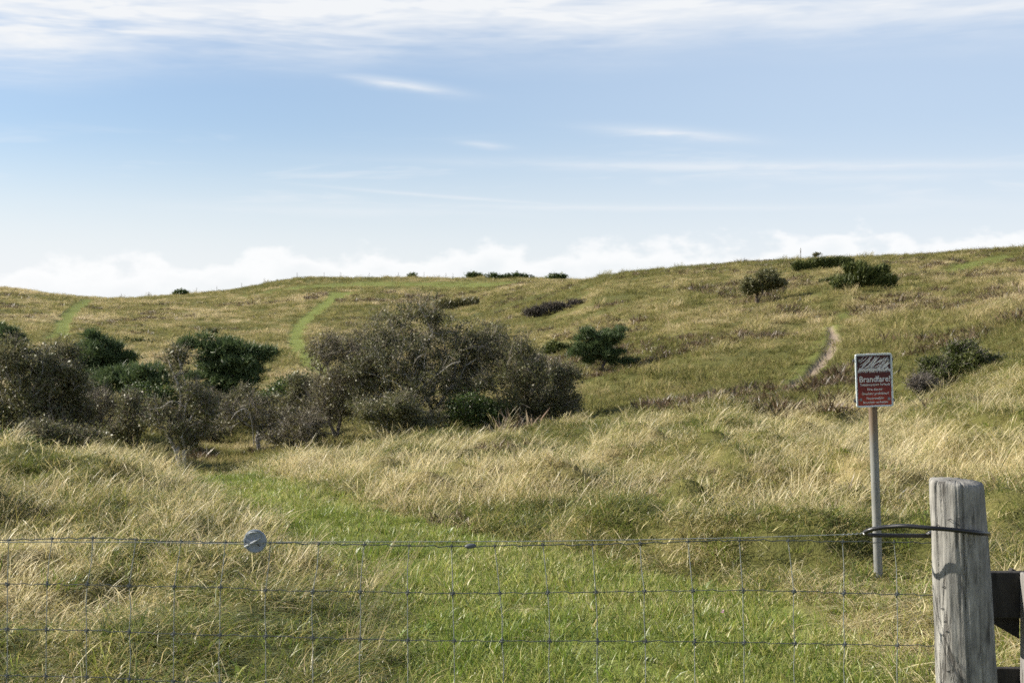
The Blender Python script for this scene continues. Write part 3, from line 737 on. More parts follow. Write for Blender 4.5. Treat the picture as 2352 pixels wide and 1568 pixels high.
# left-hand trees in the hollow
plant('leafy_tree', 'dark scrub tree with white branches at the left edge of the picture', 'tree', 45, 36,
      [(40, 880, 100, 100), (10, 810, 60, 50), (90, 850, 70, 60), (60, 970, 110, 60)],
      tips=620, leaf=46, size=.06, spread=.15, stems=4, mats=(M_PALE, M_LEAF), twigs=7, twig_len=.4, seed=21, limbs=[[(30, 1020, .5), (24, 960, .9), (30, 920, 1.1), (36, 895, 1.1)]])
plant('leafy_tree', 'second dark scrub tree with a bent white stem, beside the left edge tree', 'tree', 145, 37,
      [(150, 880, 60, 80), (130, 820, 50, 40), (160, 960, 60, 60)],
      tips=420, leaf=44, size=.058, spread=.14, stems=3, mats=(M_PALE, M_LEAF), twigs=7, twig_len=.4, seed=22, limbs=[[(150, 1020, .3), (140, 930, .9), (148, 895, 1.1), (168, 880, 1.1)]])
plant('conifer_tree', 'upright dark green conifer behind the left edge trees', 'tree', 232, 58,
      [(235, 800, 45, 45), (195, 815, 45, 40), (275, 825, 36, 22), (230, 860, 75, 45)],
      kind='needle', tips=420, leaf=34, size=.26, spread=.13, stems=2, mats=(M_DARKB, M_PINE), seed=23, lump=12, core=.6, wander=.08)
plant('conifer_tree', 'low wide green conifer sprawling between the two taller conifers', 'tree', 320, 52,
      [(300, 868, 80, 34), (360, 872, 60, 36), (250, 880, 60, 30), (390, 890, 40, 24)],
      kind='needle', tips=420, leaf=32, size=.24, spread=.13, stems=3, mats=(M_DARKB, M_PINE), seed=24, lump=12, core=.6)
plant('conifer_tree', 'broad dark green conifer with layered boughs, largest in the hollow', 'tree', 520, 58,
      [(490, 800, 70, 32), (550, 825, 75, 36), (520, 865, 95, 40), (600, 815, 32, 18), (440, 790, 30, 14)],
      kind='needle', tips=560, leaf=34, size=.26, spread=.13, stems=3, mats=(M_DARKB, M_PINE), seed=25, lump=12, core=.6)
plant('leafy_shrub', 'round purple-brown twiggy shrub in shade below the conifers', 'shrub', 228, 42,
      [(228, 940, 58, 55)], tips=260, leaf=16, size=.045, spread=.13, stems=3, mats=(M_DARKB, M_LEAFB), twigs=12, twig_len=.36, seed=26)
plant('leafy_tree', 'sparse pale-leaved birch with twisted trunk in front of the conifers', 'tree', 420, 34,
      [(415, 830, 40, 40), (440, 900, 50, 45), (365, 950, 45, 50), (430, 985, 60, 50), (470, 930, 40, 40)],
      tips=380, leaf=26, size=.055, spread=.13, stems=2, r0=.0045, mats=(M_PALE, M_LEAF), twigs=7, twig_len=.36, seed=27, shell=.3, limbs=[[(420, 1040, 0), (425, 960, .1), (432, 905, .15), (425, 860, .2), (418, 830, .2)], [(430, 935, .1), (400, 920, .2), (375, 935, .3), (352, 938, .3)]])
plant('leafy_tree', 'thin half-bare tree with arching pale branches beside the grassy clearing', 'tree', 595, 40,
      [(560, 940, 55, 45), (610, 960, 50, 50), (520, 960, 45, 40), (640, 990, 40, 30)],
      tips=260, leaf=20, size=.052, spread=.14, stems=2, r0=.0048, mats=(M_PALE, M_LEAFB), twigs=8, twig_len=.38, seed=28, shell=.3, clear=.35, limbs=[[(588, 1020, .3), (586, 960, .6), (575, 935, .8), (555, 945, .9), (545, 960, .9)], [(590, 1010, .3), (640, 980, .7), (665, 960, .8)]])
plant('evergreen_shrub', 'dark green rounded bush left of the big thicket', 'shrub', 650, 50,
      [(650, 905, 55, 38), (690, 880, 30, 24), (615, 920, 40, 25)], tips=300, leaf=40, size=.07, spread=.14, stems=3, mats=(M_DARKB, M_LEAFG), seed=29)
plant('leafy_shrub', 'brown leafless brush at the foot of the big thicket by the clearing', 'shrub', 690, 38,
      [(690, 985, 70, 40), (640, 1005, 40, 22)], tips=240, leaf=14, size=.045, spread=.14, stems=5, mats=(M_BARK, M_LEAFB), twigs=11, twig_len=.34, seed=30)
plant('leafy_shrub', 'low light green shrub behind the straw bank at left', 'shrub', 40, 24,
      [(40, 1025, 60, 22), (-20, 1015, 50, 26)], tips=200, leaf=44, size=.045, spread=.09, stems=4, mats=(M_DARKB, M_LEAFG), seed=31)
plant('conifer_tree', 'small dark conifer poking up above the left edge tree', 'tree', 10, 75,
      [(8, 765, 24, 18), (40, 780, 24, 12)], kind='needle', tips=120, leaf=30, size=.26, spread=.12, mats=(M_DARKB, M_PINE), seed=32, lump=12, core=.6)
plant('leafy_shrub', 'mid-brown scrub filling the gap under the birch', 'shrub', 500, 44,
      [(480, 985, 60, 30), (420, 1010, 60, 25)], tips=180, leaf=24, size=.05, spread=.14, stems=4, mats=(M_DARKB, M_LEAF), twigs=6, seed=33)

plant('leafy_shrub', 'dark brown scrub between the round twiggy shrub and the birch', 'shrub', 310, 40,
      [(310, 945, 50, 45), (285, 985, 60, 30)], tips=260, leaf=34, size=.052, spread=.14, stems=4, mats=(M_DARKB, M_LEAF), twigs=8, twig_len=.36, seed=34)
plant('leafy_shrub', 'olive scrub under the left edge trees, just above the straw bank', 'shrub', 120, 33,
      [(110, 1000, 80, 35), (190, 1010, 50, 25)], tips=300, leaf=40, size=.05, spread=.13, stems=5, mats=(M_DARKB, M_LEAF), twigs=6, seed=35)
plant('leafy_shrub', 'small brown shrub in front of the broad conifer', 'shrub', 470, 46,
      [(470, 915, 35, 30), (500, 930, 40, 25)], tips=180, leaf=26, size=.055, spread=.14, stems=3, mats=(M_BARK, M_LEAFB), twigs=8, seed=36)
plant('leafy_shrub', 'olive scrub between the left edge trees and the upright conifer', 'shrub', 190, 44,
      [(185, 900, 50, 45), (215, 930, 50, 40)], tips=320, leaf=40, size=.055, spread=.14, stems=4, mats=(M_DARKB, M_LEAF), twigs=5, twig_len=.36, seed=37)
plant('evergreen_shrub', 'mid green bushes under the sprawling conifer', 'shrub', 350, 46,
      [(330, 905, 60, 28), (385, 915, 50, 28)], tips=300, leaf=42, size=.058, spread=.13, stems=4, mats=(M_DARKB, M_LEAFG), seed=38)
plant('leafy_shrub', 'olive-brown scrub between the broad conifer and the thin half-bare tree', 'shrub', 560, 47,
      [(560, 915, 50, 28), (610, 935, 45, 28), (520, 940, 40, 26)], tips=320, leaf=36, size=.055, spread=.14, stems=4, mats=(M_DARKB, M_LEAF), twigs=5, seed=39)
plant('leafy_shrub', 'olive shrub joining the dark green bush to the big thicket', 'shrub', 705, 44,
      [(700, 900, 45, 45), (670, 945, 50, 32)], tips=300, leaf=40, size=.055, spread=.14, stems=4, mats=(M_DARKB, M_LEAF), twigs=5, seed=40)
# hillside
Yp = hit(1383, 862, 36)
plant('pine_tree', 'small bright green pine alone on the slope right of the thicket', 'tree', 1383, Yp,
      [(1378, 777, 44, 26), (1412, 772, 28, 20), (1350, 806, 42, 18), (1398, 812, 40, 18), (1444, 828, 22, 6), (1362, 828, 26, 10), (1412, 830, 24, 9)],
      kind='needle', tips=460, leaf=36, size=.17, spread=.085, r0=.0042, mats=(M_DARKB, M_PINE), seed=41, lump=12, core=.6, trunk_h=.36, clear=.24)
plant('evergreen_shrub', 'low dark bush on the slope just left of the pine', 'shrub', 1290, hit(1290, 812, 45), [(1285, 800, 45, 12), (1330, 806, 26, 9)],
      tips=160, leaf=40, size=.10, spread=.16, stems=3, mats=(M_DARKB, M_JUN), seed=42)
plant('brush_patch', 'long low grey brush patch across the slope above the pine', 'shrub', 1268, hit(1268, 724, 50), [(1235, 718, 42, 10), (1285, 708, 52, 11), (1325, 698, 22, 6)],
      kind='spray', tips=420, leaf=30, size=.24, spread=.12, stems=6, mats=(M_DARKB, M_GREYB), seed=43, depth=1.2)
plant('brush_patch', 'dark purple brush patch on the slope behind the thicket top', 'shrub', 1050, hit(1050, 708, 90), [(1025, 700, 32, 9), (1070, 695, 32, 7)],
      kind='spray', tips=260, leaf=30, size=.36, spread=.2, stems=5, mats=(M_DARKB, M_LEAFB), seed=44, depth=1.2)
Yh = hit(1738, 694, 40)
plant('thorn_tree', 'wind-shaped round hawthorn with short double trunk on the upper slope', 'tree', 1738, Yh,
      [(1765, 634, 36, 20), (1745, 652, 46, 16), (1722, 660, 26, 12), (1785, 652, 24, 14)],
      tips=420, leaf=44, size=.09, spread=.13, stems=2, r0=.006, mats=(M_DARKB, M_LEAF), seed=45, lump=9, core=.7, trunk_h=.35, clear=.45)
Yj = hit(1980, 670, 40)
plant('juniper_bush', 'big dark juniper dome on the upper right slope', 'bush', 1985, Yj,
      [(1990, 640, 52, 30), (2020, 645, 34, 26), (1945, 655, 36, 17), (1965, 618, 24, 12)],
      kind='spray', tips=800, leaf=34, size=.28, spread=.11, stems=6, mats=(M_DARKB, M_JUN), seed=46, lump=9, core=.7, lean=.35)
plant('juniper_bush', 'flat olive juniper mat along the crest left of the big juniper', 'bush', 1870, hit(1870, 621, 40),
      [(1850, 613, 36, 9), (1895, 607, 42, 10), (1930, 605, 26, 9)], kind='spray', tips=480, leaf=32, size=.28, spread=.12, stems=6, mats=(M_DARKB, M_JUN), seed=47, lump=9, core=.7, lean=.3)
plant('juniper_bush', 'little juniper clump just below the juniper mat', 'bush', 1903, hit(1903, 656, 40), [(1898, 650, 18, 6), (1915, 647, 12, 5)],
      kind='spray', tips=90, leaf=30, size=.22, spread=.08, stems=3, mats=(M_DARKB, M_JUN), seed=48)
plant('thorn_tree', 'tiny wind-bent tree silhouetted on the crest above the juniper mat', 'tree', 1869, sky_y(1869, 105, 190)-1,
      [(1872, 592, 4, 5), (1878, 588, 5, 3)], tips=40, leaf=16, size=.14, spread=.12, r0=.02, mats=(M_DARKB, M_LEAF), seed=49, trunk_h=.5, clear=.4)
plant('low_bush', 'small dark dome bush on the far left slope', 'bush', 486, hit(486, 768, 80), [(486, 763, 19, 7)],
      tips=110, leaf=44, size=.12, spread=.14, stems=3, mats=(M_DARKB, M_LEAF), seed=50)
plant('low_bush', 'long flat dark bush low on the far left slope', 'bush', 315, hit(315, 792, 80), [(300, 788, 26, 5), (335, 789, 26, 5)],
      tips=150, leaf=44, size=.12, spread=.14, stems=4, mats=(M_DARKB, M_JUN), seed=51)
for i, (x, y, rx, ry, lab) in enumerate([(1170, 638, 54, 8, 'longest dark bush on the skyline'), (1088, 641, 18, 5, 'small bush on the skyline left of the longest one'),
        (1277, 642, 20, 3, 'flattest bush on the skyline, nearest the right-hand hill'), (948, 637, 7, 6, 'lone round bush on the skyline above the thicket'),
        (415, 685, 18, 1.4, 'low bush in the skyline dip at left')]):
    plant('skyline_bush', lab, 'bush', x, sky_y(x, 240), [(x, y, rx, ry), (x-rx*.4, y+1, rx*.4, ry*.8), (x+rx*.45, y, rx*.35, ry*.9)], tips=160, leaf=40, size=.34, spread=.34, stems=4, r0=.012, mats=(M_DARKB, M_LEAFG), seed=60+i)
# gorse bush at right, half dead on its left side
plant('gorse_bush', 'spiky green-brown gorse bush behind the straw slope, right of the red sign', 'bush', 2195, 27.5,
      [(2200, 840, 75, 48), (2245, 835, 60, 44), (2160, 860, 60, 38), (2290, 828, 24, 14), (2215, 802, 42, 24)],
      tips=950, leaf=80, size=.034, spread=.055, stems=6, r0=.0028, mats=(M_DARKB, M_JUN), twigs=6, twig_len=.2, seed=71, lump=9, core=.7, twig_mat=M_BARK)
plant('dead_brush', 'grey dead brush leaning against the left side of the gorse bush', 'shrub', 2125, 27,
      [(2125, 885, 38, 26), (2155, 900, 34, 20)], tips=220, leaf=20, size=.03, spread=.08, stems=5, r0=.0026, mats=(M_BARK, M_GREYB), twigs=10, twig_len=.22, seed=72, twig_mat=M_BARK)

# ------------------------------------------------------------------ distant fence posts on the skyline
M_POSTFAR = bark_mat('weathered post', (.09, .08, .07), (.2, .18, .16))
_pm = None
ORD = 'first second third fourth fifth sixth seventh eighth ninth tenth eleventh twelfth thirteenth fourteenth fifteenth sixteenth seventeenth'.split()
for pi_, x in enumerate((278, 341, 451, 498, 555, 607, 682, 744, 782, 848, 915, 974, 1024, 1040, 1108, 1204, 1303, 1839)):
    if x < 1400:
        Yf = 303.0
        yy = np.linspace(240, 330, 200); zz = ground_z(px(x, yy), yy); Yf = float(yy[np.argmax((zz-EYE)/yy)])+1.0
    else:
        yy = np.linspace(105, 190, 200); zz = ground_z(px(x, yy), yy); Yf = float(yy[np.argmax((zz-EYE)/yy)])+.5
    X = px(x, Yf); z = float(ground_z(np.array(X), np.array(Yf)))
    if _pm is None:
        b = MB(); b.tube([(0, 0, -.3), (0, 0, .55), (.01, 0, 1.12)], [.042, .04, .036], 7); b.tube([(0, 0, 1.12), (0, 0, 1.16)], [.036, .02], 7); _pm = b.mesh('fence_post'); _pm.materials.append(M_POSTFAR)
    o = link('fence_post', _pm, None, None, (X, Yf, z))
    tag(o, 'thin distant fence post on the far skyline, %s from the left' % ORD[pi_] if x < 1400 else 'thin post on the right-hand crest beside the bent tree', 'post', 'fence posts along the far skyline' if x < 1400 else None)

# ------------------------------------------------------------------ warning sign
def simple_mat(name, col, rough=.5, metal=0.0, spec=.4, var=.25, scale=30, bumpk=.0):
    m, t, out = mat_new(name); tc = t.n('ShaderNodeTexCoord'); n = t.noise(tc.outputs['Object'], scale, 5, .65)
    a = tuple(c*(1-var) for c in col); b = tuple(min(1, c*(1+var)) for c in col)
    c = t.ramp(n, [(.3, a), (.7, b)])
    t.put(out.inputs[0], principled(t, c, t.m('ADD', rough-.1, t.m('MULTIPLY', n, .2)), spec, metal, bump(t, n, bumpk, .004) if bumpk else None)); return m
M_WIRE = simple_mat('galvanised wire', (.25, .265, .25), .55, .1, var=.3, scale=60)
M_LINE = simple_mat('darkened line wire', (.09, .10, .10), .5, .3, var=.4, scale=60)
M_FRAME = simple_mat('pale painted metal', (.62, .68, .70), .45, .1, var=.12, scale=40)
M_BOLT = simple_mat('dull steel bolt', (.26, .27, .28), .45, .6)
M_CLAMP = simple_mat('dark clamp', (.05, .05, .055), .5, .3)
M_LETTER = simple_mat('worn white print', (.62, .62, .60), .6, 0, var=.14, scale=120)
def print_mat():
    m, t, out = mat_new('red sign print'); tc = t.n('ShaderNodeTexCoord'); o = tc.outputs['Object']
    sp = t.n('ShaderNodeSeparateXYZ'); t.put(sp.inputs[0], o)
    n = t.noise(t.vmul(o, (1, 1, .35)), 38, 6, .65); n2 = t.noise(o, 9, 3)
    f = t.m('ADD', t.ss(sp.outputs[2], -.17, .16), t.m('MULTIPLY', t.m('SUBTRACT', n2, .5), .5))
    c = t.ramp(f, [(0, (.30, .036, .02)), (.25, (.17, .017, .014)), (.6, (.095, .010, .011)), (1, (.045, .007, .009))])
    c = t.mix(t.ss(n, .56, .72), c, (.05, .012, .015, 1))
    cx = t.m('MULTIPLY', t.ss(t.m('ABSOLUTE', sp.outputs[0]), .07, .115), t.ss(sp.outputs[2], .06, .15))
    c = t.mix(t.m('MULTIPLY', cx, .9), c, (.012, .01, .012, 1))
    t.put(out.inputs[0], principled(t, c, .4, .4)); return m
M_PRINT = print_mat()
def pole_mat():
    m, t, out = mat_new('galvanised pole'); tc = t.n('ShaderNodeTexCoord'); o = tc.outputs['Object']; sp = t.n('ShaderNodeSeparateXYZ'); t.put(sp.inputs[0], o)
    n = t.noise(t.vmul(o, (1, 1, .2)), 24, 5, .6)
    c = t.ramp(n, [(.3, (.17, .175, .17)), (.7, (.30, .30, .28))])
    ru = t.ramp(n, [(.3, (.11, .075, .05)), (.7, (.21, .15, .10))])
    c = t.mix(t.ss(t.m('ADD', sp.outputs[2], t.m('MULTIPLY', t.m('SUBTRACT', n, .5), .5)), .75, 1.15), c, ru)
    t.put(out.inputs[0], principled(t, c, .55, .3, .25, bump(t, n, .2, .003))); return m
M_POLE = pole_mat()

def rrect(w, h, r, n=5):
    P2 = []
    for cx, cz, a0 in ((w/2-r, h/2-r, 0), (-w/2+r, h/2-r, 90), (-w/2+r, -h/2+r, 180), (w/2-r, -h/2+r, 270)):
        for k in range(n+1):
            a = R(a0+90*k/n); P2.append((cx+r*math.cos(a), cz+r*math.sin(a)))
    return P2
def text_mesh(body, width, height, bold):
    cu = bpy.data.curves.new('t', 'FONT'); cu.body = body; cu.size = 1; cu.offset = bold; cu.extrude = 0; cu.resolution_u = 3; cu.align_x = 'CENTER'
    o = bpy.data.objects.new('t', cu); COL.objects.link(o); dg = bpy.context.evaluated_depsgraph_get()
    me = bpy.data.meshes.new_from_object(o.evaluated_get(dg)); bpy.data.objects.remove(o); bpy.data.curves.remove(cu)
    co = np.zeros(len(me.vertices)*3); me.vertices.foreach_get('co', co); co = co.reshape(-1, 3)
    w = np.ptp(co[:, 0]); cx = (co[:, 0].max()+co[:, 0].min())/2
    out = np.stack([(co[:, 0]-cx)*width/w, np.zeros(len(co)), co[:, 1]*height/.69], 1)
    me.vertices.foreach_set('co', out.ravel()); me.update(); me.name = 'lettering'; return me

def warning_sign():
    Y = 9.4; k = Y/FPX; xb = 2018; X = px(xb, Y); z0 = float(ground_z(np.array(X), np.array(Y)))
    root = empty('warning_sign', (X, Y, z0), 'red fire-danger warning sign with white lettering on a steel pole', 'sign')
    root.rotation_euler = (R(.5), R(-2.1), R(3))
    zc = EYE+(784-872)*k-z0; w, h = .247, .350
    b = MB(); b.tube([(0, 0, -.3), (0, 0, .4), (0, 0, zc+.15), (0, 0, zc+h/2+.003)], .0285, 20); b.build('pole', M_POLE, root, smooth=True)
    yo = -.046
    b = MB(); o_ = rrect(w, h, .014); n = len(o_)
    V = [(x, yo-.0025, z) for x, z in o_]+[(x, yo+.0025, z) for x, z in o_]
    F = [list(range(n)), [n+i for i in range(n)][::-1]]+[[i, n+i, n+(i+1) % n, (i+1) % n] for i in range(n)]
    b.add(V, F); plate = b.build('panel', M_FRAME, root, (0, 0, zc))
    def child(nm, mb, mat): return mb.build(nm, mat, plate)
    b = MB(); i_ = rrect(w-.024, h-.024, .004, 2)
    b.add([(x, yo-.0040, z) for x, z in i_]+[(x, yo-.0027, z) for x, z in i_], [list(range(len(i_)))]+[[i, len(i_)+i, len(i_)+(i+1) % len(i_), (i+1) % len(i_)] for i in range(len(i_))]); child('print_field', b, M_PRINT)
    # rolled edge round the plate
    b = MB(); e = rrect(w-.006, h-.006, .012); b.tube([(x, yo-.004, z) for x, z in e+[e[0]]], .0034, 6, cap=False); child('rolled_edge', b, M_FRAME)
    # blown white flames: slanting strokes over a ragged pale mass
    g = np.random.default_rng(5); b = MB(); zf = lambda py: (716-py)/800*h
    for i in range(34):
        x0 = -.104+.19*g.random(); t0 = g.random(); zz = zf(575)+.012*g.random() if i < 16 else zf(560-140*g.random())
        L = (.05+.07*g.random())*(1 if i < 40 else .8); ang = R(34+22*g.random()); wd = .0012+.0026*g.random()
        pts = []
        for q in range(7):
            u = q/6; pts.append((x0+math.cos(ang)*L*u, zz+math.sin(ang)*L*u+.006*math.sin(u*5+t0*6)))
        pts = [p for p in pts if abs(p[0]) < .110 and p[1] < .158]
        if len(pts) < 3: continue
        V = []; m = len(pts)
        for q, p in enumerate(pts):
            ww = wd*math.sin(math.pi*(q+.6)/(m+.2)); V += [(p[0]-ww*.5, yo-.0047-.00002*i, p[1]+ww), (p[0]+ww*.5, yo-.0047-.00002*i, p[1]-ww)]
        b.add(V, [[2*q, 2*q+1, 2*q+3, 2*q+2] for q in range(m-1)])
    for i in range(46):     # ragged lower edge
        x0 = -.107+.214*i/45; hgt = .004+.012*g.random()+.008*math.sin(i*.5)**2; zz = zf(585)+.004*g.random()
        b.add([(x0-.003, yo-.0062, zz+hgt), (x0+.0034, yo-.0062, zz+hgt+.006), (x0+.0005, yo-.0062, zz-.006-.008*g.random())], [[0, 2, 1]])
    child('flame_print', b, M_LETTER)
    for body, wd, hh, py, bold in (('Brandfare!', .205, .0375, 738, .018), ('Tobaksrygning forbudt', .201, .0150, 795, .018), ('Fire danger', .102, .0150, 866, .018),
                                   ('Smoking prohibited', .176, .0150, 929, .018), ('Feuersgefahr', .116, .0150, 1000, .018), ('Rauchen verboten', .164, .0145, 1058, .018)):
        me = text_mesh(body, wd, hh, bold); o = link('lettering', me, M_LETTER, plate, (.004, yo-.0052, zf(py)))
    for sx in (-1, 1):
        for sz in (-1, 1):
            b = MB(); b.lathe([(.0098, 0), (.0098, .002), (.0062, .0022), (.0062, .006), (.005, .0068)], 14, Matrix.Translation((sx*.094, yo-.0042, sz*.128+.003))@Matrix.Rotation(R(90), 4, 'X')); child('bolt', b, M_BOLT)
    for sz in (-1, 1):
        b = MB(); b.tube([(-.134, -.036, zc+sz*.133), (0, -.036, zc+sz*.133), (.134, -.036, zc+sz*.133)], .0105, 10); b.build('clamp_bar', M_CLAMP, root, smooth=True)
warning_sign()

# ------------------------------------------------------------------ wire fence
FY = 4.45; FK = FY/FPX
def fp(x, y): return np.array([px(x, FY), FY, EYE+(784-y)*FK])
TOPX = [21, 120, 213.5, 312.5, 416.5, 517.5, 621.5, 732.5, 836.5, 940, 1037, 1136, 1247, 1360, 1470, 1580, 1698, 1810, 1935, 2053]
R2X = [17.5, 108.5, 200.5, 297, 400.5, 506.5, 610, 718.5, 827.5, 936.5, 1040, 1148, 1258, 1368, 1480, 1591, 1706, 1823, 1938, 2060]
R3X = [16.5, 106.5, 199.5, 297, 399, 505.5, 611, 718.5, 827.5, 936.5, 1043, 1153, 1262, 1372, 1482, 1595, 1709, 1825, 1940, 2061]
for lst in (TOPX, R2X, R3X):
    d = lst[1]-lst[0]
    for j in range(9): lst.insert(0, lst[0]-99)
ROWS = [[(0, 1240), (210, 1235), (420, 1243), (620, 1246), (830, 1250), (1040, 1254), (1250, 1251), (1360, 1250), (1580, 1243), (1700, 1240), (1935, 1243), (2160, 1246)],
        [(0, 1340), (200, 1342), (297, 1345), (506, 1348), (610, 1355), (830, 1358), (1040, 1362), (1370, 1359), (1706, 1355), (1823, 1357), (1938, 1361), (2160, 1366)],
        [(0, 1444), (200, 1447), (400, 1455), (611, 1460), (830, 1467), (1042, 1471), (1500, 1472), (1709, 1475), (2061, 1481), (2160, 1482)],
        [(0, 1551), (200, 1554), (297, 1558), (400, 1564), (800, 1576), (1300, 1584), (2160, 1592)]]
for j in range(1, 4): ROWS.append([(0, 1551+110*j), (800, 1578+110*j), (2160, 1594+105*j)])
def rowy(j, x):
    r = ROWS[j]; xs = [p[0] for p in r]; ys = [p[1] for p in r]; return float(pchip(xs, ys, np.array([x]))[0]) if x >= 0 else r[0][1]
def stayx(i, j):
    return TOPX[i] if j == 0 else R2X[i] if j == 1 else R3X[i]+(0 if j < 3 else (R3X[i]-R2X[i])*.4*(j-2))
def wire_fence():
    g = np.random.default_rng(9); X0 = px(0, FY)
    root = empty('wire_fence', (0, FY, 0), 'knotted grey wire mesh fence stretched across the foreground', 'fence')
    ns = len(TOPX); loc = np.array([0, FY, 0])
    for j in range(len(ROWS)):
        pts = []; xs = [stayx(i, j) for i in range(ns)]
        ends = xs+[2160]
        for i in range(len(ends)-1):
            a, c = ends[i], ends[i+1]; ph = g.random()*.3
            for q in range(10):
                u = q/10; x = a+(c-a)*u; y = rowy(j, x)
                cr = 0.0
                uu = (u-.5-ph+.15)/.11
                cr = 4.2*uu*math.exp(-uu*uu)*1.3                     # the tension crimp between stays
                p = fp(x, y+cr); pts.append(p+np.array([0, .0015*g.normal(), 0]))
        pts.append(fp(2160, rowy(j, 2160)))
        b = MB(); b.tube(np.array(pts)-loc, .0014 if j else .0016, 6); b.build('line_wire', M_LINE, root, smooth=True)
    for i in range(ns):
        pts = []
        for j in range(len(ROWS)):
            p = fp(stayx(i, j), rowy(j, stayx(i, j)))-loc; pts.append(p+np.array([0, -.002, 0]))
            if j < len(ROWS)-1:
                q = fp(stayx(i, j+1), rowy(j+1, stayx(i, j+1)))-loc
                pts.append((p*.5+q*.5)+np.array([g.normal()*.0022, g.normal()*.002-.002, 0]))
        b = MB(); b.tube(pts, .00135, 6); b.build('stay_wire', M_WIRE, root, smooth=True)
    b = MB(); b.tube([(-.0062, -.0015, .0035), (-.002, -.004, .0015), (.002, -.0045, -.0015), (.0062, -.0015, -.0035)], .0017, 6)
    b.tube([(-.0055, -.001, -.0042), (0, -.0055, 0), (.0055, -.001, .0042)], .0017, 6); b.tube([(0, -.002, .009), (.0006, -.0045, .004), (0, -.0035, -.004), (-.0006, -.002, -.009)], .0018, 6)
    km = b.mesh('knot', True); km.materials.append(M_LINE)
    for i in range(ns):
        for j in range(len(ROWS)):
            o = link('knot', km, None, root, tuple(fp(stayx(i, j), rowy(j, stayx(i, j)))-loc)); o.rotation_euler = (0, g.normal()*.2, 0); o.scale = (1.1, 1.1, 1.15) if j else (.9, .9, .8)
wire_fence()
def strand():
    pts = [fp(x, y)+np.array([0, -.012, 0]) for x, y in ((-900, 1238), (0, 1243), (300, 1243), (560, 1247), (580, 1247), (640, 1243), (1000, 1242), (1250, 1241), (1500, 1237), (1700, 1233), (1900, 1227), (1960, 1225), (1988, 1222))]
    b = MB(); b.tube(pts, .0014, 6)
    tw = [fp(1930+40*u, 1226.5-3*u+2.2*math.sin(u*25))+np.array([0, -.012+.003*math.cos(u*25), 0]) for u in np.linspace(0, 1.35, 30)]
    b.tube(tw, .0011, 5)
    o = b.build('strand_wire', M_WIRE, smooth=True); tag(o, 'single straight wire running just above the mesh to the black loop', 'wire')
strand()

# ------------------------------------------------------------------ gate post, loop, gate
def wood_mat(name, a, b, streak=60, dark=(.05, .045, .04)):
    m, t, out = mat_new(name); tc = t.n('ShaderNodeTexCoord'); o = tc.outputs['Object']
    n = t.noise(t.vmul(o, (1, 1, .13)), streak, 7, .7, .5); n2 = t.noise(t.vmul(o, (1, 1, .4)), 19, 6, .7); n3 = t.noise(t.vmul(o, (1, 1, .12)), 22, 5, .65, 1.6)
    c = t.ramp(t.m('ADD', t.m('MULTIPLY', n, .5), t.m('MULTIPLY', n2, .5)), [(.36, a), (.62, b)])
    cr = t.ss(n3, .56, .66)
    c = t.mix(t.m('MULTIPLY', cr, .75), c, dark+(1,))
    t.put(out.inputs[0], principled(t, c, .85, .15, normal=bump(t, t.m('SUBTRACT', n, t.m('MULTIPLY', cr, .8)), .6, .006))); return m
M_WOOD = wood_mat('weathered grey wood', (.085, .083, .078), (.345, .335, .31), 46)
M_SHADEWOOD = wood_mat('shade-darkened board', (.02, .019, .018), (.06, .056, .052), 50)  # near black: the shadow on the gate is put into the board colour
M_GATEWOOD = wood_mat('grey gate wood', (.13, .125, .12), (.26, .25, .24), 50)
PY = 4.38
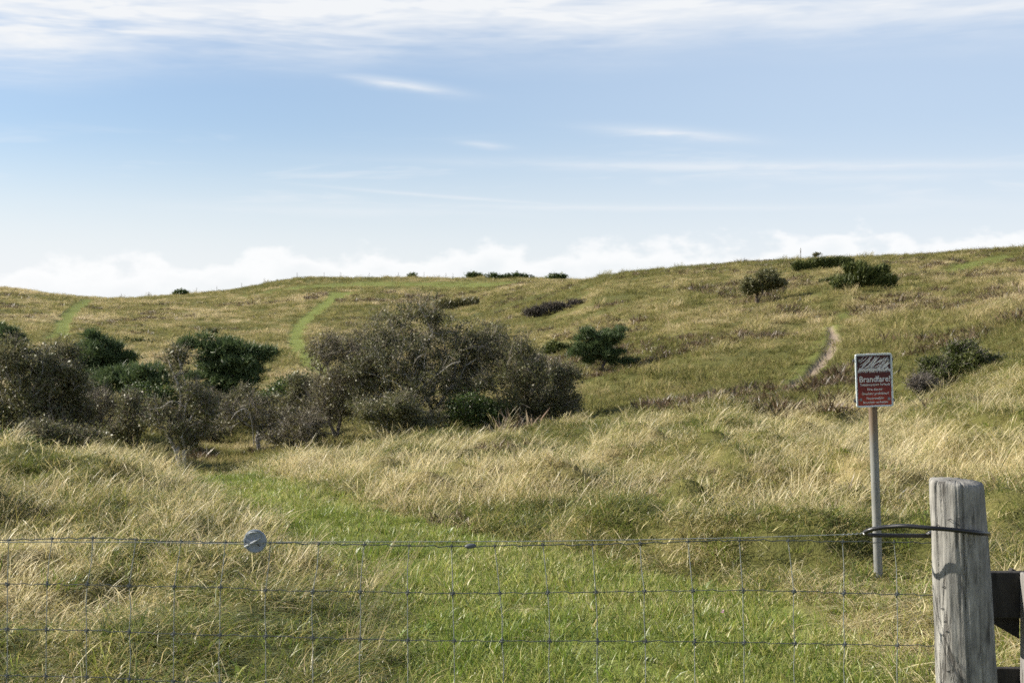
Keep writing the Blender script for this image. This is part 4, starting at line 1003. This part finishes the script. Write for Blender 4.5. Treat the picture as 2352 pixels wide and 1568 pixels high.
def gate_post():
    k = PY/FPX; xt, xb_ = px(2197, PY), px(2239, PY); zt = EYE+(784-1103)*k; H = zt+.02
    z0 = float(ground_z(np.array(xb_), np.array(PY)))
    root = empty('gate_post', (xb_, PY, z0), 'thick round weathered grey wooden post in the right foreground', 'post')
    g = np.random.default_rng(3); n = 200; zs = np.concatenate([np.linspace(-.3, 0, 3)[:-1], np.linspace(0, zt-z0-.02, 90), [zt-z0-.008, zt-z0-.001]])
    ang = np.arange(n)/n*2*np.pi; V = []; checks = [(a, .008*(.4+g.random()), g.random()) for a in g.random(9)*2*np.pi]
    for iz, z in enumerate(zs):
        u = z/(zt-z0); cx = (xt-xb_)*u
        r = (.0985-.0175*u)+.0016*np.sin(ang*3+z*4)+.0012*np.sin(ang*7-z*9)
        r = r+.0030*(fbm(ang*7.6, np.full(n, z*5), 5, 3)-.5)+.0036*(fbm(np.cos(ang)*16+40, np.sin(ang)*16+z*1.6, 8, 3)-.5)
        for a, dp, ph in checks:
            da = np.angle(np.exp(1j*(ang-a-.25*np.sin(z*3+ph*6)*.4))); r = r-dp*np.exp(-(da/.028)**2)*max(0, math.sin(z*4+ph*9)*.5+.6)
        if iz == len(zs)-2: r = r*.985
        if iz == len(zs)-1: r = r*.93
        zz = np.full(n, z)
        if iz >= len(zs)-3: zz = zz+.006*np.cos(ang-2.5)+.005*(fbm(np.cos(ang)*3+9, np.sin(ang)*3, 4, 2)-.5)
        V.append(np.stack([cx+r*np.cos(ang), r*np.sin(ang), zz], 1))
    m = len(zs); V = np.concatenate(V)
    I = np.arange(m*n).reshape(m, n); F = np.stack([I[:-1], np.roll(I[:-1], -1, 1), np.roll(I[1:], -1, 1), I[1:]], -1).reshape(-1, 4)
    # dished, cracked top
    cen = V[-n:].mean(0)+np.array([0, 0, .002]); ring = (V[-n:]-cen)*.5+cen+np.array([0, 0, .0025]); ring[:, 2] += .003*(g.random(n)-.5)
    V = np.concatenate([V, ring, cen[None]]); a0 = (m-1)*n; b0 = m*n; kk = np.arange(n)
    F2 = np.stack([a0+kk, a0+(kk+1) % n, b0+(kk+1) % n, b0+kk], 1); F3 = np.stack([b0+kk, b0+(kk+1) % n, np.full(n, b0+n)], 1)
    me = mesh_np('shaft', V, [np.concatenate([F, F2]), F3], smooth=True); link('shaft', me, M_WOOD, root)
    # old wire staples and nail stubs along the fence side
    for x, y in ((2165, 1186), (2146, 1202), (2157, 1340), (2155, 1390), (2160, 1418), (2163, 1440), (2157, 1450), (2166, 1530)):
        z = EYE+(784-y)*k-z0; u = z/(zt-z0); r = .0985-.0175*u; cx = (xt-xb_)*u
        dx = np.clip(px(x, PY)-xb_-cx, -.97*r, .97*r); yy = -math.sqrt(max(0, r*r-dx*dx)); c = np.array([cx*1+dx, yy, z]); d = np.array([dx, yy, 0])/r
        s_ = np.array([-d[1], d[0], .5])*.0035
        b = MB(); b.tube([c-s_-d*.004, c-s_+d*.004, c+d*.006, c+s_+d*.004, c+s_-d*.004], .0011, 6); b.build('staple', M_CLAMP, root, smooth=True)
    return xb_, z0, xt, zt
PXB, PZ0, PXT, PZT = gate_post()

def rubber_loop():
    m, t, out = mat_new('black rubber hose'); t.put(out.inputs[0], principled(t, (.012, .012, .014, 1), .35, .5))
    k = PY/FPX
    def q(x, y, dy): return np.array([px(x, PY+dy), PY+dy, EYE+(784-y)*(PY+dy)/FPX])
    cx, r = px(2205, PY), .099
    key = [q(1986, 1222, .02), q(2000, 1216, .0), q(2040, 1209.5, -.03), q(2090, 1208, -.075), q(2150, 1213, -.107), q(2205, 1218, -.103), q(2245, 1223, -.085), q(2270, 1226, -.02)]
    key += [np.array([cx+r*math.cos(a), PY+r*math.sin(a), EYE+(784-1230)*k]) for a in (.3, .9, 1.5, 2.1, 2.6)]
    key += [q(2140, 1230, .075), q(2080, 1229.5, .06), q(2030, 1229, .045), q(1998, 1228, .032), q(1986, 1222, .02)]
    key = np.array(key); tt = np.arange(len(key)); tq = np.linspace(0, len(key)-1, 110)
    pts = np.stack([pchip(tt, key[:, i], tq) for i in range(3)], 1)
    b = MB(); b.tube(pts, .0068, 10); o = b.build('hose_loop', m, smooth=True); tag(o, 'black rubber hose loop hooked around the grey post', 'hose loop')
rubber_loop()

def gate():
    Yg = 4.50; k = Yg/FPX; X = px(2275, Yg); zt = EYE+(784-1313)*k
    root = empty('wooden_gate', (X, Yg, 0), 'wooden gate with shade-darkened boards and diagonal brace, right of the grey post', 'gate')
    W_ = 1.25
    def bx(nm, c, d, mat, rot=None, bev=.004): b = MB(); b.box(c, d, bev, rot); return b.build(nm, mat, root)
    bx('top_rail', (W_/2-.06, .012, zt-.0725), (W_+.1, .038, .145), M_SHADEWOOD)
    sx = px(2340, Yg)-X
    for x in (sx+.045, W_-.05): bx('stile', (x, -.040, (zt+.004)/2+.06), (.09, .062, zt-.12), M_GATEWOOD)
    for z in (.52, .32, .14): bx('rail', (W_/2-.03, .012, z), (W_-.02, .030, .095), M_SHADEWOOD)
    a = math.atan2(.68, W_-.2); bx('brace', (W_/2+.02, .046, .46), (W_*1.12, .026, .09), M_SHADEWOOD, Matrix.Rotation(a, 3, 'Y'))
    b = MB(); b.add([(-.02, .05, zt-.10), (sx+.02, .05, zt-.10), (sx+.02, .05, zt-.222), (-.02, .05, zt-.148), (-.02, .075, zt-.10), (sx+.02, .075, zt-.10), (sx+.02, .075, zt-.222), (-.02, .075, zt-.148)],
                    [[0, 3, 2, 1], [4, 5, 6, 7], [0, 4, 7, 3], [1, 2, 6, 5], [3, 7, 6, 2], [0, 1, 5, 4]]); b.build('corner_brace', M_SHADEWOOD, root)
gate()

# ------------------------------------------------------------------ small things on the wire and in the grass
def marker_disc():
    m = simple_mat('blue grey plastic', (.23, .27, .31), .5, 0, var=.22, scale=55, bumpk=.3)
    ml = simple_mat('worn pale plastic', (.50, .53, .55), .5, 0, var=.15, scale=60)
    c = fp(586, 1242); root = empty('marker_disc', tuple(c), 'round blue-grey plastic disc clipped on the top fence wire', 'disc')
    root.rotation_euler = (R(4), R(-8), R(-6))
    b = MB(); n = 48; V = []; F = []
    prof = [(.0, -.0045), (.012, -.0045), (.030, -.0036), (.0335, -.0055), (.0365, -.004), (.0368, .002), (.034, .004), (0, .004)]
    for r, y in prof:
        for q in range(n):
            a = 2*np.pi*q/n; rr = r*(1-.07*math.exp(-((a-2.62)/.10)**2)) if r > .02 else r; V.append((rr*math.cos(a), y, rr*math.sin(a)))
    for i in range(len(prof)-1):
        for q in range(n): F.append([i*n+q, i*n+(q+1) % n, (i+1)*n+(q+1) % n, (i+1)*n+q])
    b.add(V, F); b.build('disc', m, root, smooth=True)
    b = MB(); b.tube([(-.034, -.010, -.012), (-.016, -.012, -.006), (.004, -.010, .002), (.021, -.006, .009)], [.0026, .0030, .0026, .0012], 8); b.build('clip_tongue', ml, root, smooth=True)
    b = MB(); b.tube([(-.024, -.004, .020), (-.012, -.0062, .028), (0, -.0062, .030), (.012, -.005, .029)], [.001, .002, .002, .001], 6); b.tube([(-.027, -.004, .012), (-.018, -.0062, .006), (-.009, -.006, -.002)], [.001, .0018, .001], 6); b.build('raised_ridge', ml, root, smooth=True)
    b = MB(); b.tube([(.004, -.0050, -.004), (.009, -.0056, -.012), (.014, -.005, -.018)], [.0012, .0019, .001], 6); b.build('slot', M_CLAMP, root, smooth=True)
marker_disc()
def wire_bead():
    c = fp(1081, 1253.5); b = MB(); x = np.linspace(-1, 1, 13)
    b.tube([(.0178*t, 0, .001*math.sin(t*2)) for t in x], .0004+.0078*np.sqrt(np.clip(1-x*x*.97, 0, 1)), 14)
    o = b.build('wire_bead', simple_mat('grey rubber', (.09, .10, .11), .5, 0), None, tuple(c), smooth=True); tag(o, 'small dark oval bead threaded on the top fence wire', 'bead')
wire_bead()

def seeding_grass():
    """the loose spray of tall seeding stalks standing above the wire"""
    g = np.random.default_rng(21); V = []; F = []; C = []
    def ribbon(pts, w, c):
        n0 = len(V); pts = np.array(pts)
        for i, p in enumerate(pts):
            ww = w[i]; s = np.array([.9, .3*math.sin(i), .2]); V.append(p-s*ww/2); V.append(p+s*ww/2); C.extend([[c, g.random(), .5, 1]]*2)
        for i in range(len(pts)-1): F.append([n0+2*i, n0+2*i+1, n0+2*i+3, n0+2*i+2])
    Yc = 7.6; X0 = px(820, Yc); z0 = float(ground_z(np.array(X0), np.array(Yc)))
    for i in range(34):
        bx_ = np.array([X0+g.normal()*.09, Yc+g.normal()*.08, z0-.02]); H = .42+.30*g.random(); ln = .2+.6*g.random()
        pts = []; p = bx_.copy(); a = .10+.3*ln
        for q in range(11):
            pts.append(p.copy()); p = p+H/10*np.array([math.sin(a), .1*math.sin(a), math.cos(a)]); a += (.05+.9*ln*g.random())/10*(1+q*.15)
        w = [.0019]*11
        if i < 26:
            for q in range(8, 11): w[q] = .0036
            w[10] = .002
        ribbon(pts, w, .78+.22*g.random())
        if i < 26:
            for q in range(7):
                u = 7.3+q*.5; j = min(int(u), 9); c0 = pts[j]+(pts[j+1]-pts[j])*(u-j); d = np.array([.012*g.normal()+.01, .006*g.normal(), .018]); ribbon([c0, c0+d*.6, c0+d], [.0012, .003, .001], .85+.15*g.random())
    me = mesh_np('seeding_grass', np.array(V)-np.array([X0, Yc, z0]), np.array(F), {'bl': ('FLOAT_COLOR', np.array(C))})
    o = link('seeding_grass', me, leaf_mat('straw stalk', [(0, (.3, .25, .1)), (.6, (.50, .42, .20)), (1, (.68, .58, .34))], .35, .5, .3), None, (X0, Yc, z0)); tag(o, 'loose tuft of tall pale seeding stalks rising above the wire', 'grass tuft')
seeding_grass()

def flower():
    x, y = 1655, 1433; Yf = 8.3; X = px(x, Yf); z0 = float(ground_z(np.array(X), np.array(Yf)))
    root = empty('pink_flower', (X, Yf, z0), 'tiny pink flower in the short grass of the path', 'flower')
    ms = simple_mat('flower stem', (.09, .15, .03), .6); mp = simple_mat('pink petal', (.62, .30, .55), .6)
    H = EYE+(784-y)*Yf/FPX-z0; H = max(.05, H)
    b = MB(); b.tube([(0, 0, -.02), (.004, 0, H*.6), (.008, -.004, H)], [.0016, .0013, .001], 6); b.build('stem', ms, root)
    for q in range(6):
        a = q*1.047; c = np.array([.008, -.004, H]); d = np.array([math.cos(a), math.sin(a)*.6-.5, .4*math.sin(a)+.3]); d /= np.linalg.norm(d); s = np.cross(d, (0, 0, 1)); s /= np.linalg.norm(s)+1e-6
        b = MB(); b.add([c, c+d*.011+s*.006, c+d*.019, c+d*.011-s*.006, c+d*.010+np.array([0, 0, -.0016])], [[0, 1, 2, 3], [0, 4, 1], [1, 4, 2], [2, 4, 3], [3, 4, 0]]); b.build('petal', mp, root)
flower()
